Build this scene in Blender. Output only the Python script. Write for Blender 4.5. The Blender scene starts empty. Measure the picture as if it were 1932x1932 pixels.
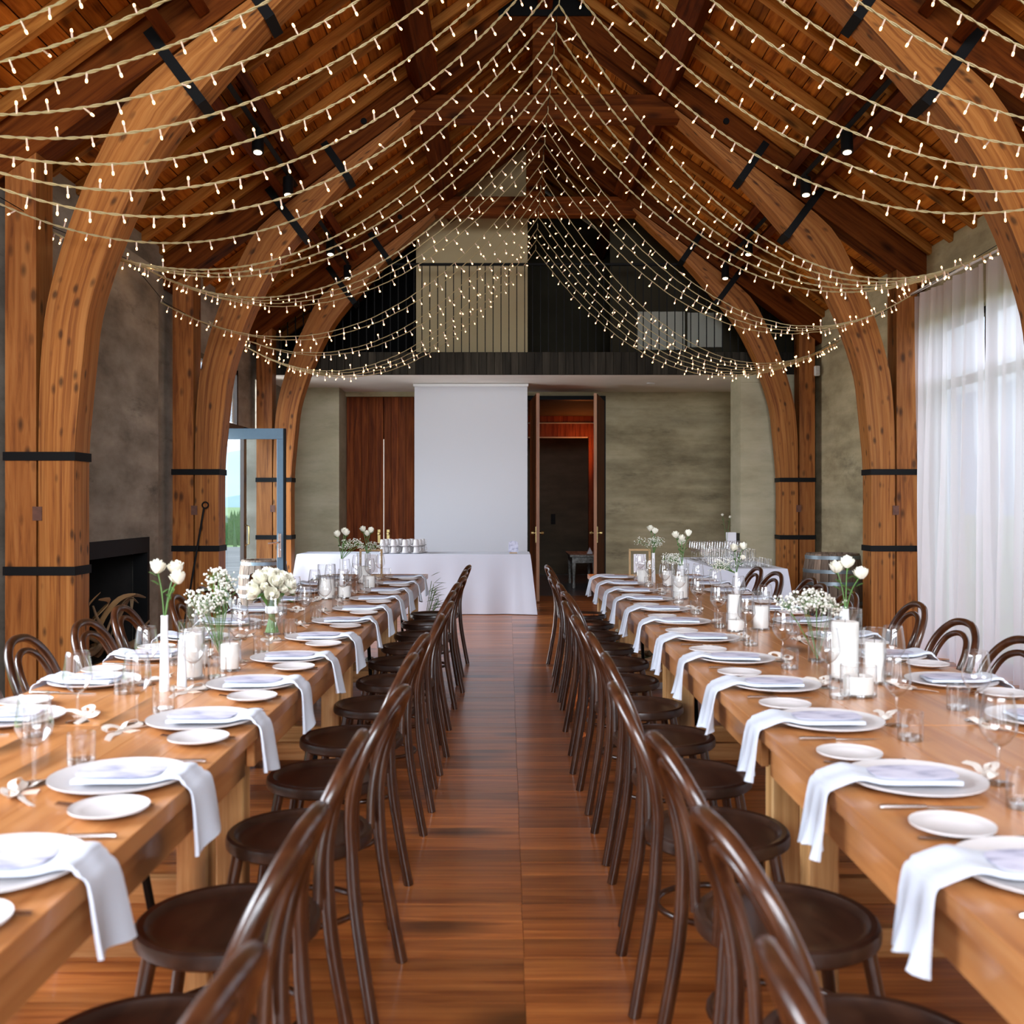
import bpy, math, random
from mathutils import Vector, Matrix
R = random.Random(7)
SC = bpy.context.scene
COL = SC.collection

# ------------------------------------------------------------------ camera, world, light, exposure
CAM_Z = 1.41
cam_d = bpy.data.cameras.new('camera')
cam = bpy.data.objects.new('camera', cam_d); COL.objects.link(cam)
cam.location = (0, 0, CAM_Z); cam.rotation_euler = (math.radians(90), 0, 0)
cam_d.sensor_width = 24; cam_d.sensor_height = 24; cam_d.sensor_fit = 'HORIZONTAL'; cam_d.lens = 24
cam_d.shift_x = 8 / 1932; cam_d.shift_y = -16 / 1932
cam_d.clip_start = 0.05; cam_d.clip_end = 2000
cam_d.dof.use_dof = True; cam_d.dof.focus_distance = 8.5; cam_d.dof.aperture_fstop = 2.6
SC.camera = cam

w = bpy.data.worlds.new('sky'); SC.world = w; w.use_nodes = True
bg = w.node_tree.nodes['Background']
bg.inputs[0].default_value = (0.74, 0.86, 1.0, 1); bg.inputs[1].default_value = 2.6

def area_light(name, loc, target, sx, sy, power, color):
    d = bpy.data.lights.new(name, 'AREA'); d.shape = 'RECTANGLE'; d.size = sx; d.size_y = sy
    d.energy = power; d.color = color
    o = bpy.data.objects.new(name, d); COL.objects.link(o); o.location = loc
    o.rotation_euler = (Vector(target) - Vector(loc)).to_track_quat('-Z', 'Y').to_euler()
    return o
# daylight falling through the tall windows behind the camera and through the glazing on both long sides
DAY = (0.86, 0.92, 1.0)
area_light('rear_window_daylight', (.36, -6.2, 4.4), (.36, 3.2, .4), 8.5, 4.2, 2250, DAY)
area_light('rear_gable_fill', (.36, -4.6, 3.0), (.36, 4, 2.9), 7.4, 5.6, 380, DAY)  # fill lamp added behind an assumed gable window to brighten the roof
area_light('right_window_daylight', (6.4, 6.4, 3.6), (2.0, 6.6, 0.6), 7.5, 3.2, 420, DAY)
area_light('left_window_daylight', (-6.2, 2.4, 3.7), (-1.0, 3.2, .5), 5.0, 3.0, 1100, DAY)
area_light('left_garden_door_daylight', (-6.2, 11.6, 3.3), (-1.2, 12.0, .8), 4.2, 3.0, 620, DAY)
area_light('soffit_fill', (-5.4, 12.2, .0), (-.5, 14.0, 3.0), 2.6, 1.6, 320, (1, .96, .9))  # added fill lamp outside the opening, aimed up to brighten the soffit

SC.view_settings.view_transform = 'Standard'; SC.view_settings.look = 'None'
SC.view_settings.gamma = 1; SC.view_settings.use_curve_mapping = False
SC.view_settings.exposure = 0.0
try:
    SC.cycles.transparent_max_bounces = 24
    SC.cycles.max_bounces = 7; SC.cycles.diffuse_bounces = 4; SC.cycles.glossy_bounces = 3
    SC.cycles.transmission_bounces = 4
    SC.cycles.use_denoising = True
    SC.cycles.caustics_reflective = False; SC.cycles.caustics_refractive = False
    SC.cycles.sample_clamp_indirect = 6
    SC.cycles.use_light_tree = True
except Exception:
    pass

# ------------------------------------------------------------------ materials
MATS = {}
def new_mat(name):
    m = bpy.data.materials.new(name); m.use_nodes = True
    nt = m.node_tree; p = nt.nodes['Principled BSDF']; MATS[name] = m
    return m, nt, p
def N(nt, t, **kw):
    n = nt.nodes.new(t)
    for k, v in kw.items(): setattr(n, k, v)
    return n
def L(nt, a, b): nt.links.new(a, b)
def ramp(nt, stops):
    r = N(nt, 'ShaderNodeValToRGB'); e = r.color_ramp.elements
    while len(e) < len(stops): e.new(0.5)
    for el, (pos, c) in zip(e, stops):
        el.position = pos; el.color = (c[0], c[1], c[2], 1)
    return r
def plain(name, col, rough=0.5, metal=0.0, coat=0.0, emis=None, es=0.0, spec=None, noise=0.0, nscale=20):
    m, nt, p = new_mat(name)
    p.inputs['Base Color'].default_value = (*col, 1); p.inputs['Roughness'].default_value = rough
    p.inputs['Metallic'].default_value = metal; p.inputs['Coat Weight'].default_value = coat
    if spec is not None: p.inputs['Specular IOR Level'].default_value = spec
    if emis: p.inputs['Emission Color'].default_value = (*emis, 1); p.inputs['Emission Strength'].default_value = es
    if noise:
        tc = N(nt, 'ShaderNodeTexCoord'); no = N(nt, 'ShaderNodeTexNoise'); no.inputs['Scale'].default_value = nscale
        no.inputs['Detail'].default_value = 4
        L(nt, tc.outputs['Object'], no.inputs['Vector'])
        r = ramp(nt, [(0.3, tuple(c * (1 - noise) for c in col)), (0.7, tuple(min(1, c * (1 + noise * .6)) for c in col))])
        L(nt, no.outputs[0], r.inputs[0]); L(nt, r.outputs[0], p.inputs['Base Color'])
    return m
def wood(name, dark, mid, light, axis='X', uv=False, rough=0.5, coat=0.0, fine=14, along=0.9, knots=0.0, vary=0.25, bump=0.15, blot=0.35, spec=.5):
    m, nt, p = new_mat(name)
    tc = N(nt, 'ShaderNodeTexCoord'); oi = N(nt, 'ShaderNodeObjectInfo')
    add = N(nt, 'ShaderNodeVectorMath', operation='MULTIPLY_ADD')
    comb = N(nt, 'ShaderNodeCombineXYZ')
    for k in range(3): L(nt, oi.outputs['Random'], comb.inputs[k])
    L(nt, comb.outputs[0], add.inputs[0]); add.inputs[1].default_value = (37, 53, 71)
    L(nt, tc.outputs['UV' if uv else 'Object'], add.inputs[2])
    sc = {'X': (along, fine, fine), 'Y': (fine, along, fine), 'Z': (fine, fine, along)}[axis]
    mp = N(nt, 'ShaderNodeMapping'); mp.inputs['Scale'].default_value = sc
    L(nt, add.outputs[0], mp.inputs[0])
    no = N(nt, 'ShaderNodeTexNoise'); no.inputs['Scale'].default_value = 1.6; no.inputs['Detail'].default_value = 8
    no.inputs['Roughness'].default_value = 0.62; no.inputs['Distortion'].default_value = 0.6
    L(nt, mp.outputs[0], no.inputs['Vector'])
    r = ramp(nt, [(0.34, dark), (0.5, mid), (0.67, light)])
    L(nt, no.outputs[0], r.inputs[0])
    # broad blotches
    mp2 = N(nt, 'ShaderNodeMapping'); mp2.inputs['Scale'].default_value = tuple(0.25 * s for s in sc)
    L(nt, add.outputs[0], mp2.inputs[0])
    n2 = N(nt, 'ShaderNodeTexNoise'); n2.inputs['Scale'].default_value = 1; n2.inputs['Detail'].default_value = 2
    L(nt, mp2.outputs[0], n2.inputs['Vector'])
    mr = N(nt, 'ShaderNodeMapRange'); mr.inputs['From Min'].default_value = .3; mr.inputs['From Max'].default_value = .7
    mr.inputs['To Min'].default_value = 1 - blot; mr.inputs['To Max'].default_value = 1 + blot * .4
    L(nt, n2.outputs[0], mr.inputs[0])
    mr3 = N(nt, 'ShaderNodeMapRange'); mr3.inputs['To Min'].default_value = 1 - vary; mr3.inputs['To Max'].default_value = 1 + vary * .6
    L(nt, oi.outputs['Random'], mr3.inputs[0])
    mul = N(nt, 'ShaderNodeMath', operation='MULTIPLY'); L(nt, mr.outputs[0], mul.inputs[0]); L(nt, mr3.outputs[0], mul.inputs[1])
    last = mul.outputs[0]
    if knots:
        mk = N(nt, 'ShaderNodeMapping')
        mk.inputs['Scale'].default_value = {'X': (knots * .45, knots, knots), 'Y': (knots, knots * .45, knots), 'Z': (knots, knots, knots * .45)}[axis]
        L(nt, add.outputs[0], mk.inputs[0])
        vo = N(nt, 'ShaderNodeTexVoronoi'); vo.inputs['Scale'].default_value = 1.0
        L(nt, mk.outputs[0], vo.inputs['Vector'])
        kr = N(nt, 'ShaderNodeMapRange'); kr.inputs['From Min'].default_value = .10; kr.inputs['From Max'].default_value = .26
        kr.inputs['To Min'].default_value = .3; kr.inputs['To Max'].default_value = 1
        L(nt, vo.outputs['Distance'], kr.inputs[0])
        m2 = N(nt, 'ShaderNodeMath', operation='MULTIPLY'); L(nt, last, m2.inputs[0]); L(nt, kr.outputs[0], m2.inputs[1]); last = m2.outputs[0]
    vm = N(nt, 'ShaderNodeVectorMath', operation='SCALE'); L(nt, r.outputs[0], vm.inputs[0]); L(nt, last, vm.inputs['Scale'])
    L(nt, vm.outputs[0], p.inputs['Base Color'])
    p.inputs['Roughness'].default_value = rough; p.inputs['Coat Weight'].default_value = coat; p.inputs['Coat Roughness'].default_value = 0.12; p.inputs['Specular IOR Level'].default_value = spec
    if bump:
        b = N(nt, 'ShaderNodeBump'); b.inputs['Strength'].default_value = bump; b.inputs['Distance'].default_value = 0.004
        L(nt, no.outputs[0], b.inputs['Height']); L(nt, b.outputs[0], p.inputs['Normal'])
    return m
def concrete(name, c1, c2, c3, stain=0.4, boards=4.0, rough=0.85):
    m, nt, p = new_mat(name)
    tc = N(nt, 'ShaderNodeTexCoord')
    n1 = N(nt, 'ShaderNodeTexNoise'); n1.inputs['Scale'].default_value = 1.1; n1.inputs['Detail'].default_value = 9; n1.inputs['Roughness'].default_value = .66
    mp = N(nt, 'ShaderNodeMapping'); mp.inputs['Scale'].default_value = (1, 1, 2.4)
    L(nt, tc.outputs['Object'], mp.inputs[0]); L(nt, mp.outputs[0], n1.inputs['Vector'])
    r = ramp(nt, [(0.3, c1), (0.5, c2), (0.7, c3)]); L(nt, n1.outputs[0], r.inputs[0])
    # horizontal pour lines
    mp2 = N(nt, 'ShaderNodeMapping'); mp2.inputs['Scale'].default_value = (.9, .9, boards * 2)
    L(nt, tc.outputs['Object'], mp2.inputs[0])
    n2 = N(nt, 'ShaderNodeTexNoise'); n2.inputs['Scale'].default_value = 1; n2.inputs['Detail'].default_value = 5
    L(nt, mp2.outputs[0], n2.inputs['Vector'])
    mr = N(nt, 'ShaderNodeMapRange'); mr.inputs['From Min'].default_value = .3; mr.inputs['From Max'].default_value = .7
    mr.inputs['To Min'].default_value = 1 - stain * .45; mr.inputs['To Max'].default_value = 1 + stain * .2
    L(nt, n2.outputs[0], mr.inputs[0])
    # dark stains
    mp3 = N(nt, 'ShaderNodeMapping'); mp3.inputs['Scale'].default_value = (.9, .9, 3.2); mp3.inputs['Location'].default_value = (3.1, 0, 1.7)
    L(nt, tc.outputs['Object'], mp3.inputs[0])
    n3 = N(nt, 'ShaderNodeTexNoise'); n3.inputs['Scale'].default_value = 1; n3.inputs['Detail'].default_value = 8; n3.inputs['Roughness'].default_value = .7
    L(nt, mp3.outputs[0], n3.inputs['Vector'])
    mr3 = N(nt, 'ShaderNodeMapRange'); mr3.inputs['From Min'].default_value = .58; mr3.inputs['From Max'].default_value = .72
    mr3.inputs['To Min'].default_value = 1; mr3.inputs['To Max'].default_value = 1 - stain
    L(nt, n3.outputs[0], mr3.inputs[0])
    mu = N(nt, 'ShaderNodeMath', operation='MULTIPLY'); L(nt, mr.outputs[0], mu.inputs[0]); L(nt, mr3.outputs[0], mu.inputs[1])
    vm = N(nt, 'ShaderNodeVectorMath', operation='SCALE'); L(nt, r.outputs[0], vm.inputs[0]); L(nt, mu.outputs[0], vm.inputs['Scale'])
    L(nt, vm.outputs[0], p.inputs['Base Color']); p.inputs['Roughness'].default_value = rough
    b = N(nt, 'ShaderNodeBump'); b.inputs['Strength'].default_value = .2; b.inputs['Distance'].default_value = .015
    L(nt, n2.outputs[0], b.inputs['Height']); L(nt, b.outputs[0], p.inputs['Normal'])
    return m
def glass(name, tint=(1, 1, 1), rough=0.02, ior=1.5, trans=0.985, edge=.35):
    m = bpy.data.materials.new(name); m.use_nodes = True; nt = m.node_tree; MATS[name] = m
    nt.nodes.remove(nt.nodes['Principled BSDF']); out = nt.nodes['Material Output']
    t = N(nt, 'ShaderNodeBsdfTransparent'); t.inputs[0].default_value = (tint[0] * trans, tint[1] * trans, tint[2] * trans, 1)
    g = N(nt, 'ShaderNodeBsdfGlossy'); g.inputs['Roughness'].default_value = rough; g.inputs[0].default_value = (1, 1, 1, 1)
    l2 = N(nt, 'ShaderNodeLayerWeight'); l2.inputs[0].default_value = .5
    p2 = N(nt, 'ShaderNodeMath', operation='POWER'); L(nt, l2.outputs['Facing'], p2.inputs[0]); p2.inputs[1].default_value = 3.5
    rp = ramp(nt, [(0, tuple(c * trans for c in tint)), (1, tuple(c * edge for c in tint))]); L(nt, p2.outputs[0], rp.inputs[0]); L(nt, rp.outputs[0], t.inputs[0])
    lw = N(nt, 'ShaderNodeLayerWeight'); lw.inputs[0].default_value = .5
    pw = N(nt, 'ShaderNodeMath', operation='POWER'); L(nt, lw.outputs['Facing'], pw.inputs[0]); pw.inputs[1].default_value = 2.6
    f0 = ((ior - 1) / (ior + 1)) ** 2 * 2.0
    f = N(nt, 'ShaderNodeMath', operation='MULTIPLY_ADD'); L(nt, pw.outputs[0], f.inputs[0]); f.inputs[1].default_value = .8 * (1 - f0); f.inputs[2].default_value = f0
    mx = N(nt, 'ShaderNodeMixShader'); L(nt, f.outputs[0], mx.inputs[0]); L(nt, t.outputs[0], mx.inputs[1]); L(nt, g.outputs[0], mx.inputs[2])
    L(nt, mx.outputs[0], out.inputs[0])
    return m
def cloth(name, col, transl=0.0, see=0.0, weave=0.0, rough=0.9):
    m, nt, p = new_mat(name)
    p.inputs['Base Color'].default_value = (*col, 1); p.inputs['Roughness'].default_value = rough
    p.inputs['Specular IOR Level'].default_value = .15
    p.inputs['Sheen Weight'].default_value = .15
    out = nt.nodes['Material Output']; last = p.outputs[0]
    if weave:
        tc = N(nt, 'ShaderNodeTexCoord'); no = N(nt, 'ShaderNodeTexNoise'); no.inputs['Scale'].default_value = 160
        L(nt, tc.outputs['Object'], no.inputs['Vector'])
        b = N(nt, 'ShaderNodeBump'); b.inputs['Strength'].default_value = weave; b.inputs['Distance'].default_value = .001
        L(nt, no.outputs[0], b.inputs['Height']); L(nt, b.outputs[0], p.inputs['Normal'])
    if transl:
        t = N(nt, 'ShaderNodeBsdfTranslucent'); t.inputs[0].default_value = (*col, 1)
        mx = N(nt, 'ShaderNodeMixShader'); mx.inputs[0].default_value = transl
        L(nt, last, mx.inputs[1]); L(nt, t.outputs[0], mx.inputs[2]); last = mx.outputs[0]
    if see:
        t = N(nt, 'ShaderNodeBsdfTransparent'); mx = N(nt, 'ShaderNodeMixShader'); mx.inputs[0].default_value = see
        L(nt, last, mx.inputs[1]); L(nt, t.outputs[0], mx.inputs[2]); last = mx.outputs[0]
    L(nt, last, out.inputs[0])
    return m

ceil_board = wood('ceiling board wood', (.23, .056, .006), (.47, .140, .017), (.60, .205, .028), 'Y', rough=.6, knots=6, vary=.3, spec=0.08)
rafter_wood = wood('rafter wood', (.26, .080, .013), (.48, .18, .034), (.6, .26, .058), 'X', rough=.6, knots=5, vary=.18, spec=0.12)
purlin_wood = wood('purlin wood', (.06, .011, .002), (.13, .026, .004), (.18, .042, .007), 'Y', rough=.6, vary=.1, spec=0.08)
truss_wood = wood('truss wood', (.075, .015, .002), (.155, .036, .005), (.215, .058, .009), 'X', rough=.6, knots=5, vary=.1, spec=0.08)
arch_wood = wood('glued laminated fir', (.20, .056, .009), (.385, .135, .026), (.50, .205, .052), 'X', uv=True, rough=.5, knots=13, fine=22, along=.5, vary=.05, blot=.25, spec=0.25)
post_wood = wood('post fir', (.18, .050, .009), (.34, .112, .022), (.43, .165, .042), 'Z', rough=.5, knots=9, vary=.08, blot=.3, spec=0.25)
floor_wood = wood('hardwood floor', (.30, .078, .018), (.48, .148, .034), (.60, .21, .052), 'X', rough=.32, coat=.25, fine=20, along=1.0, vary=.30, knots=2.2, bump=.04, spec=0.4)
table_wood = wood('oiled pine table', (.44, .165, .05), (.56, .235, .078), (.62, .285, .105), 'Y', rough=.3, coat=.15, fine=14, along=.5, vary=.07, knots=3, bump=.02, blot=.15)
leg_wood = wood('pine leg', (.46, .22, .07), (.62, .33, .12), (.72, .43, .19), 'Z', rough=.5, fine=26, along=1.0, vary=.08, knots=4)
rail_wood = wood('pine rail', (.42, .19, .055), (.56, .28, .095), (.66, .37, .15), 'X', rough=.5, fine=24, along=1.0, vary=.1, knots=5)
chair_wood = wood('dark bentwood', (.026, .008, .0035), (.048, .015, .006), (.08, .027, .010), 'Z', rough=.3, coat=.7, spec=.35, fine=9, along=2, vary=.1, bump=0, blot=.2)
seat_wood = wood('dark seat ply', (.022, .010, .007), (.036, .016, .010), (.055, .024, .014), 'X', rough=.36, coat=.15, fine=8, along=2, vary=.1, bump=0, blot=.2, spec=0.35)
door_wood = wood('dark red timber door', (.10, .018, .003), (.19, .042, .008), (.28, .070, .014), 'Z', rough=.65, vary=.3, spec=0.15)
dark_clad = wood('dark stained cladding', (.016, .013, .009), (.03, .025, .018), (.045, .038, .028), 'Z', rough=.7, vary=.35, spec=0.15)
con_back = concrete('rammed concrete', (.25, .205, .115), (.43, .365, .22), (.54, .47, .30), stain=.55)
con_left = concrete('smoked concrete', (.17, .145, .11), (.33, .285, .225), (.46, .41, .33), stain=.6, boards=2.2)
con_pier = concrete('pale concrete', (.36, .32, .21), (.47, .43, .29), (.55, .50, .36), stain=.2)
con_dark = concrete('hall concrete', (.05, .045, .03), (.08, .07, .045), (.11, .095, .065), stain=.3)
plaster = plain('pale soffit plaster', (.90, .87, .82), .8, noise=.05, nscale=3)
cream = plain('cream painted wall', (.52, .42, .24), .8, noise=.05, nscale=2)
olive = plain('dark olive wall', (.04, .034, .022), .9, spec=.1, noise=.15, nscale=3)
black = plain('black steel', (.005, .005, .0055), .6, spec=.15)
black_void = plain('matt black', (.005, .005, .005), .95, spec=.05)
soot = plain('sooted firebox', (.012, .011, .010), .95, noise=.4, nscale=6)
steel_blue = plain('blue grey door frame', (.10, .17, .24), .4, noise=.05)
brown_frame = plain('brown window frame', (.035, .02, .013), .45)
steel = plain('brushed steel', (.72, .72, .72), .25, metal=1)
brass = plain('aged brass', (.55, .42, .18), .3, metal=1)
rust = plain('rusty plate', (.13, .05, .03), .7, noise=.3)
porcelain = plain('white porcelain', (.65, .625, .63), .35, spec=.3)
wax = plain('ivory candle wax', (.88, .86, .82), .5, spec=.25)
wax.node_tree.nodes['Principled BSDF'].inputs['Subsurface Weight'].default_value = .0
ceramic = plain('white ceramic', (.86, .87, .9), .3)
linen = cloth('white linen', (.69, .74, .84), transl=.15, weave=.25)
table_cloth = cloth('white tablecloth', (.62, .64, .73), weave=.15)
screen_mat = cloth('matt projection screen', (.62, .62, .66), weave=.05)
sheer = cloth('sheer white curtain', (.87, .765, .775), transl=.5, see=.15)
ribbon_mat = cloth('cream ribbon', (.86, .79, .72), transl=.2)
paper = plain('white card', (.82, .80, .86), .7)
clear = glass('clear glass')
thick = glass('thick clear glass', ior=1.75, trans=.9)
pane_mat = glass('window glass', tint=(.93, .97, 1), ior=1.35, edge=.9)
amber = glass('tinted hall glass', tint=(.9, .6, .4), ior=1.3)
cable_mat = plain('cream cable', (.45, .37, .20), .6, spec=.2)
stem_mat = plain('clear bulb holder', (.82, .62, .50), .35)
bulb_mat = plain('warm bulb tip', (1, .8, .5), .3, emis=(1.0, .52, .19), es=11)
spot_mat = plain('spot lamp face', (1, .9, .7), .3, emis=(1.0, .78, .52), es=6)
petal = plain('ivory petal', (.86, .83, .70), .6); petal.node_tree.nodes['Principled BSDF'].inputs['Subsurface Weight'].default_value = 0
gyps = plain('tiny white blossom', (.80, .78, .70), .7)
green = plain('fresh green stem', (.10, .22, .05), .5, noise=.3)
leafm = plain('leaf green', (.07, .16, .035), .5, noise=.35)
dry = plain('dried wood and straw', (.30, .20, .11), .8, noise=.5, nscale=9)
galv = plain('galvanised hoop', (.30, .36, .40), .4, metal=.7)
stave = wood('weathered stave', (.14, .09, .06), (.24, .16, .11), (.34, .24, .17), 'Z', rough=.7, vary=.2)
hill_mat = plain('distant blue hills', (.30, .42, .56), .95, noise=.15, nscale=.02)
mount_mat = plain('pale far mountain', (.62, .72, .82), .95, noise=.12, nscale=.01)
grass_mat = plain('vineyard grass', (.25, .36, .12), .95, noise=.4, nscale=.6)
deck_mat = wood('terrace decking', (.12, .11, .10), (.2, .18, .16), (.28, .25, .22), 'X', rough=.8)
white_plastic = plain('white plastic', (.7, .7, .68), .4)
glow = plain('orange hall lamp', (1, .3, .1), .5, emis=(1, .16, .02), es=3)
bench_wood = wood('worn painted bench', (.16, .15, .13), (.32, .31, .28), (.5, .49, .46), 'Y', rough=.6)
blind = cloth('crumpled pale blind', (.42, .42, .36), transl=.1)
frame_gold = plain('pale timber frame', (.45, .28, .12), .5)
def card_material():
    m, nt, p = new_mat('lilac printed card')
    tc = N(nt, 'ShaderNodeTexCoord'); no = N(nt, 'ShaderNodeTexNoise'); no.inputs['Scale'].default_value = 26; no.inputs['Detail'].default_value = 3
    mp = N(nt, 'ShaderNodeMapping'); mp.inputs['Scale'].default_value = (1, .45, 1)
    L(nt, tc.outputs['Object'], mp.inputs[0]); L(nt, mp.outputs[0], no.inputs['Vector'])
    r = ramp(nt, [(.36, (.34, .35, .48)), (.47, (.56, .56, .70)), (.58, (.66, .66, .79))]); L(nt, no.outputs[0], r.inputs[0])
    L(nt, r.outputs[0], p.inputs['Base Color']); p.inputs['Roughness'].default_value = .7
    return m
card_mat = card_material()
def paver_material():
    m, nt, p = new_mat('hall stone floor')
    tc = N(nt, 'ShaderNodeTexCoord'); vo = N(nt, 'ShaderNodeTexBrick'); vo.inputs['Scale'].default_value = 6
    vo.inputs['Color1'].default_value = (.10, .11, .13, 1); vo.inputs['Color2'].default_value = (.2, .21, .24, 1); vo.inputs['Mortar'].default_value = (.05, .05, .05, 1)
    L(nt, tc.outputs['Object'], vo.inputs['Vector']); L(nt, vo.outputs[0], p.inputs['Base Color']); p.inputs['Roughness'].default_value = .3
    return m
paver = paver_material()

# ------------------------------------------------------------------ mesh helpers
KIDS = {}
class MB:
    def __init__(s): s.v = []; s.f = []; s.m = []; s.uv = None
    def add(s, vs, fs, mi=0):
        b = len(s.v); s.v += [tuple(v) for v in vs]; s.f += [tuple(i + b for i in f) for f in fs]; s.m += [mi] * len(fs); return s
    def box(s, x0, x1, y0, y1, z0, z1, mi=0):
        return s.add([(x0, y0, z0), (x1, y0, z0), (x1, y1, z0), (x0, y1, z0), (x0, y0, z1), (x1, y0, z1), (x1, y1, z1), (x0, y1, z1)],
                     [(0, 3, 2, 1), (4, 5, 6, 7), (0, 1, 5, 4), (1, 2, 6, 5), (2, 3, 7, 6), (3, 0, 4, 7)], mi)
    def cbox(s, x0, x1, y0, y1, z0, z1, c=.004, mi=0):
        # box with chamfered edges
        lo = (x0, y0, z0); hi = (x1, y1, z1); vs = []; idx = {}
        for sx in (0, 1):
            for sy in (0, 1):
                for sz in (0, 1):
                    for ax in range(3):
                        q = [hi[k] if (sx, sy, sz)[k] else lo[k] for k in range(3)]
                        for k in range(3):
                            if k != ax: q[k] += -c if (sx, sy, sz)[k] else c
                        idx[(sx, sy, sz, ax)] = len(vs); vs.append(q)
        fs = []
        for ax in range(3):
            o = [k for k in range(3) if k != ax]
            for sd in (0, 1):
                ring = []
                for a, b in ((0, 0), (1, 0), (1, 1), (0, 1)):
                    k = [0, 0, 0]; k[ax] = sd; k[o[0]] = a; k[o[1]] = b; ring.append(idx[(*k, ax)])
                if (sd == 0) == (ax != 1): ring.reverse()
                fs.append(tuple(ring))
        for ax in range(3):   # edges along ax
            o = [k for k in range(3) if k != ax]
            for a in (0, 1):
                for b in (0, 1):
                    k0 = [0, 0, 0]; k1 = [0, 0, 0]; k1[ax] = 1
                    k0[o[0]] = k1[o[0]] = a; k0[o[1]] = k1[o[1]] = b
                    q = (idx[(*k0, o[0])], idx[(*k0, o[1])], idx[(*k1, o[1])], idx[(*k1, o[0])])
                    if (a + b + (ax == 1)) % 2 == 0: q = q[::-1]
                    fs.append(q)
        for sx in (0, 1):
            for sy in (0, 1):
                for sz in (0, 1):
                    t = [idx[(sx, sy, sz, k)] for k in range(3)]
                    if (sx + sy + sz) % 2 == 0: t.reverse()
                    fs.append(tuple(t))
        return s.add(vs, fs, mi)
    def tube(s, pts, r, n=6, mi=0, closed=False, cap=True, flat=1.0):
        pts = [Vector(p) for p in pts]; K = len(pts)
        rs = r if isinstance(r, (list, tuple)) else [r] * K
        tang = []
        for i in range(K):
            a = pts[i - 1] if (i > 0 or closed) else pts[0]; b = pts[(i + 1) % K] if (i < K - 1 or closed) else pts[-1]
            t = b - a; tang.append(t.normalized() if t.length > 1e-9 else Vector((0, 0, 1)))
        ref = Vector((0, 0, 1)) if abs(tang[0].z) < .9 else Vector((1, 0, 0))
        u = (ref - tang[0] * ref.dot(tang[0])).normalized(); vs = []
        for i in range(K):
            u = u - tang[i] * u.dot(tang[i]); u = u.normalized() if u.length > 1e-6 else Vector((1, 0, 0))
            w_ = tang[i].cross(u)
            for k in range(n):
                a = 2 * math.pi * k / n
                vs.append(pts[i] + (u * math.cos(a) * flat + w_ * math.sin(a)) * rs[i])
        fs = []
        for i in range(K if closed else K - 1):
            j = (i + 1) % K
            for k in range(n):
                k2 = (k + 1) % n; fs.append((i * n + k, i * n + k2, j * n + k2, j * n + k))
        if cap and not closed:
            fs.append(tuple(range(n))[::-1]); fs.append(tuple((K - 1) * n + k for k in range(n)))
        return s.add(vs, fs, mi)
    def lathe(s, prof, n=16, cx=0, cy=0, mi=0, cap=False):
        vs = []; fs = []; K = len(prof)
        for r, z in prof:
            for k in range(n):
                a = 2 * math.pi * k / n; vs.append((cx + r * math.cos(a), cy + r * math.sin(a), z))
        for i in range(K - 1):
            for k in range(n):
                k2 = (k + 1) % n; fs.append((i * n + k, i * n + k2, (i + 1) * n + k2, (i + 1) * n + k))
        if cap:
            fs.append(tuple(range(n))[::-1]); fs.append(tuple((K - 1) * n + k for k in range(n)))
        return s.add(vs, fs, mi)
    def prism(s, poly, y0, y1, mi=0):   # poly in (x,z), extruded along y
        n = len(poly); vs = [(x, y0, z) for x, z in poly] + [(x, y1, z) for x, z in poly]
        fs = [tuple(range(n)), tuple(range(2 * n - 1, n - 1, -1))] + [((i + 1) % n, i, i + n, (i + 1) % n + n) for i in range(n)]
        return s.add(vs, fs, mi)
    def ball(s, c, r, mi=0, sub=0, sz=1.0):
        t = (1 + 5 ** .5) / 2; q = 1 / math.sqrt(1 + t * t)
        vs = [(-1, t, 0), (1, t, 0), (-1, -t, 0), (1, -t, 0), (0, -1, t), (0, 1, t), (0, -1, -t), (0, 1, -t), (t, 0, -1), (t, 0, 1), (-t, 0, -1), (-t, 0, 1)]
        fs = [(0, 11, 5), (0, 5, 1), (0, 1, 7), (0, 7, 10), (0, 10, 11), (1, 5, 9), (5, 11, 4), (11, 10, 2), (10, 7, 6), (7, 1, 8), (3, 9, 4), (3, 4, 2), (3, 2, 6), (3, 6, 8), (3, 8, 9), (4, 9, 5), (2, 4, 11), (6, 2, 10), (8, 6, 7), (9, 8, 1)]
        return s.add([(c[0] + x * q * r, c[1] + y * q * r, c[2] + z * q * r * sz) for x, y, z in vs], fs, mi)
    def octa(s, c, r, mi=0):
        x, y, z = c
        return s.add([(x + r, y, z), (x - r, y, z), (x, y + r, z), (x, y - r, z), (x, y, z + r), (x, y, z - r)],
                     [(0, 2, 4), (2, 1, 4), (1, 3, 4), (3, 0, 4), (2, 0, 5), (1, 2, 5), (3, 1, 5), (0, 3, 5)], mi)
    def mesh(s, name, mats, smooth=None):
        me = bpy.data.meshes.new(name); me.from_pydata(s.v, [], s.f)
        for m in (mats if isinstance(mats, (list, tuple)) else [mats]): me.materials.append(m)
        if any(s.m): me.polygons.foreach_set('material_index', s.m)
        if s.uv:
            ul = me.uv_layers.new(name='UVMap'); k = 0
            for f in s.f:
                for i in f: ul.data[k].uv = s.uv[i]; k += 1
        if smooth is not None:
            me.polygons.foreach_set('use_smooth', [True] * len(me.polygons))
            try: me.set_sharp_from_angle(angle=math.radians(smooth))
            except Exception: pass
        me.update(); return me
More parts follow.
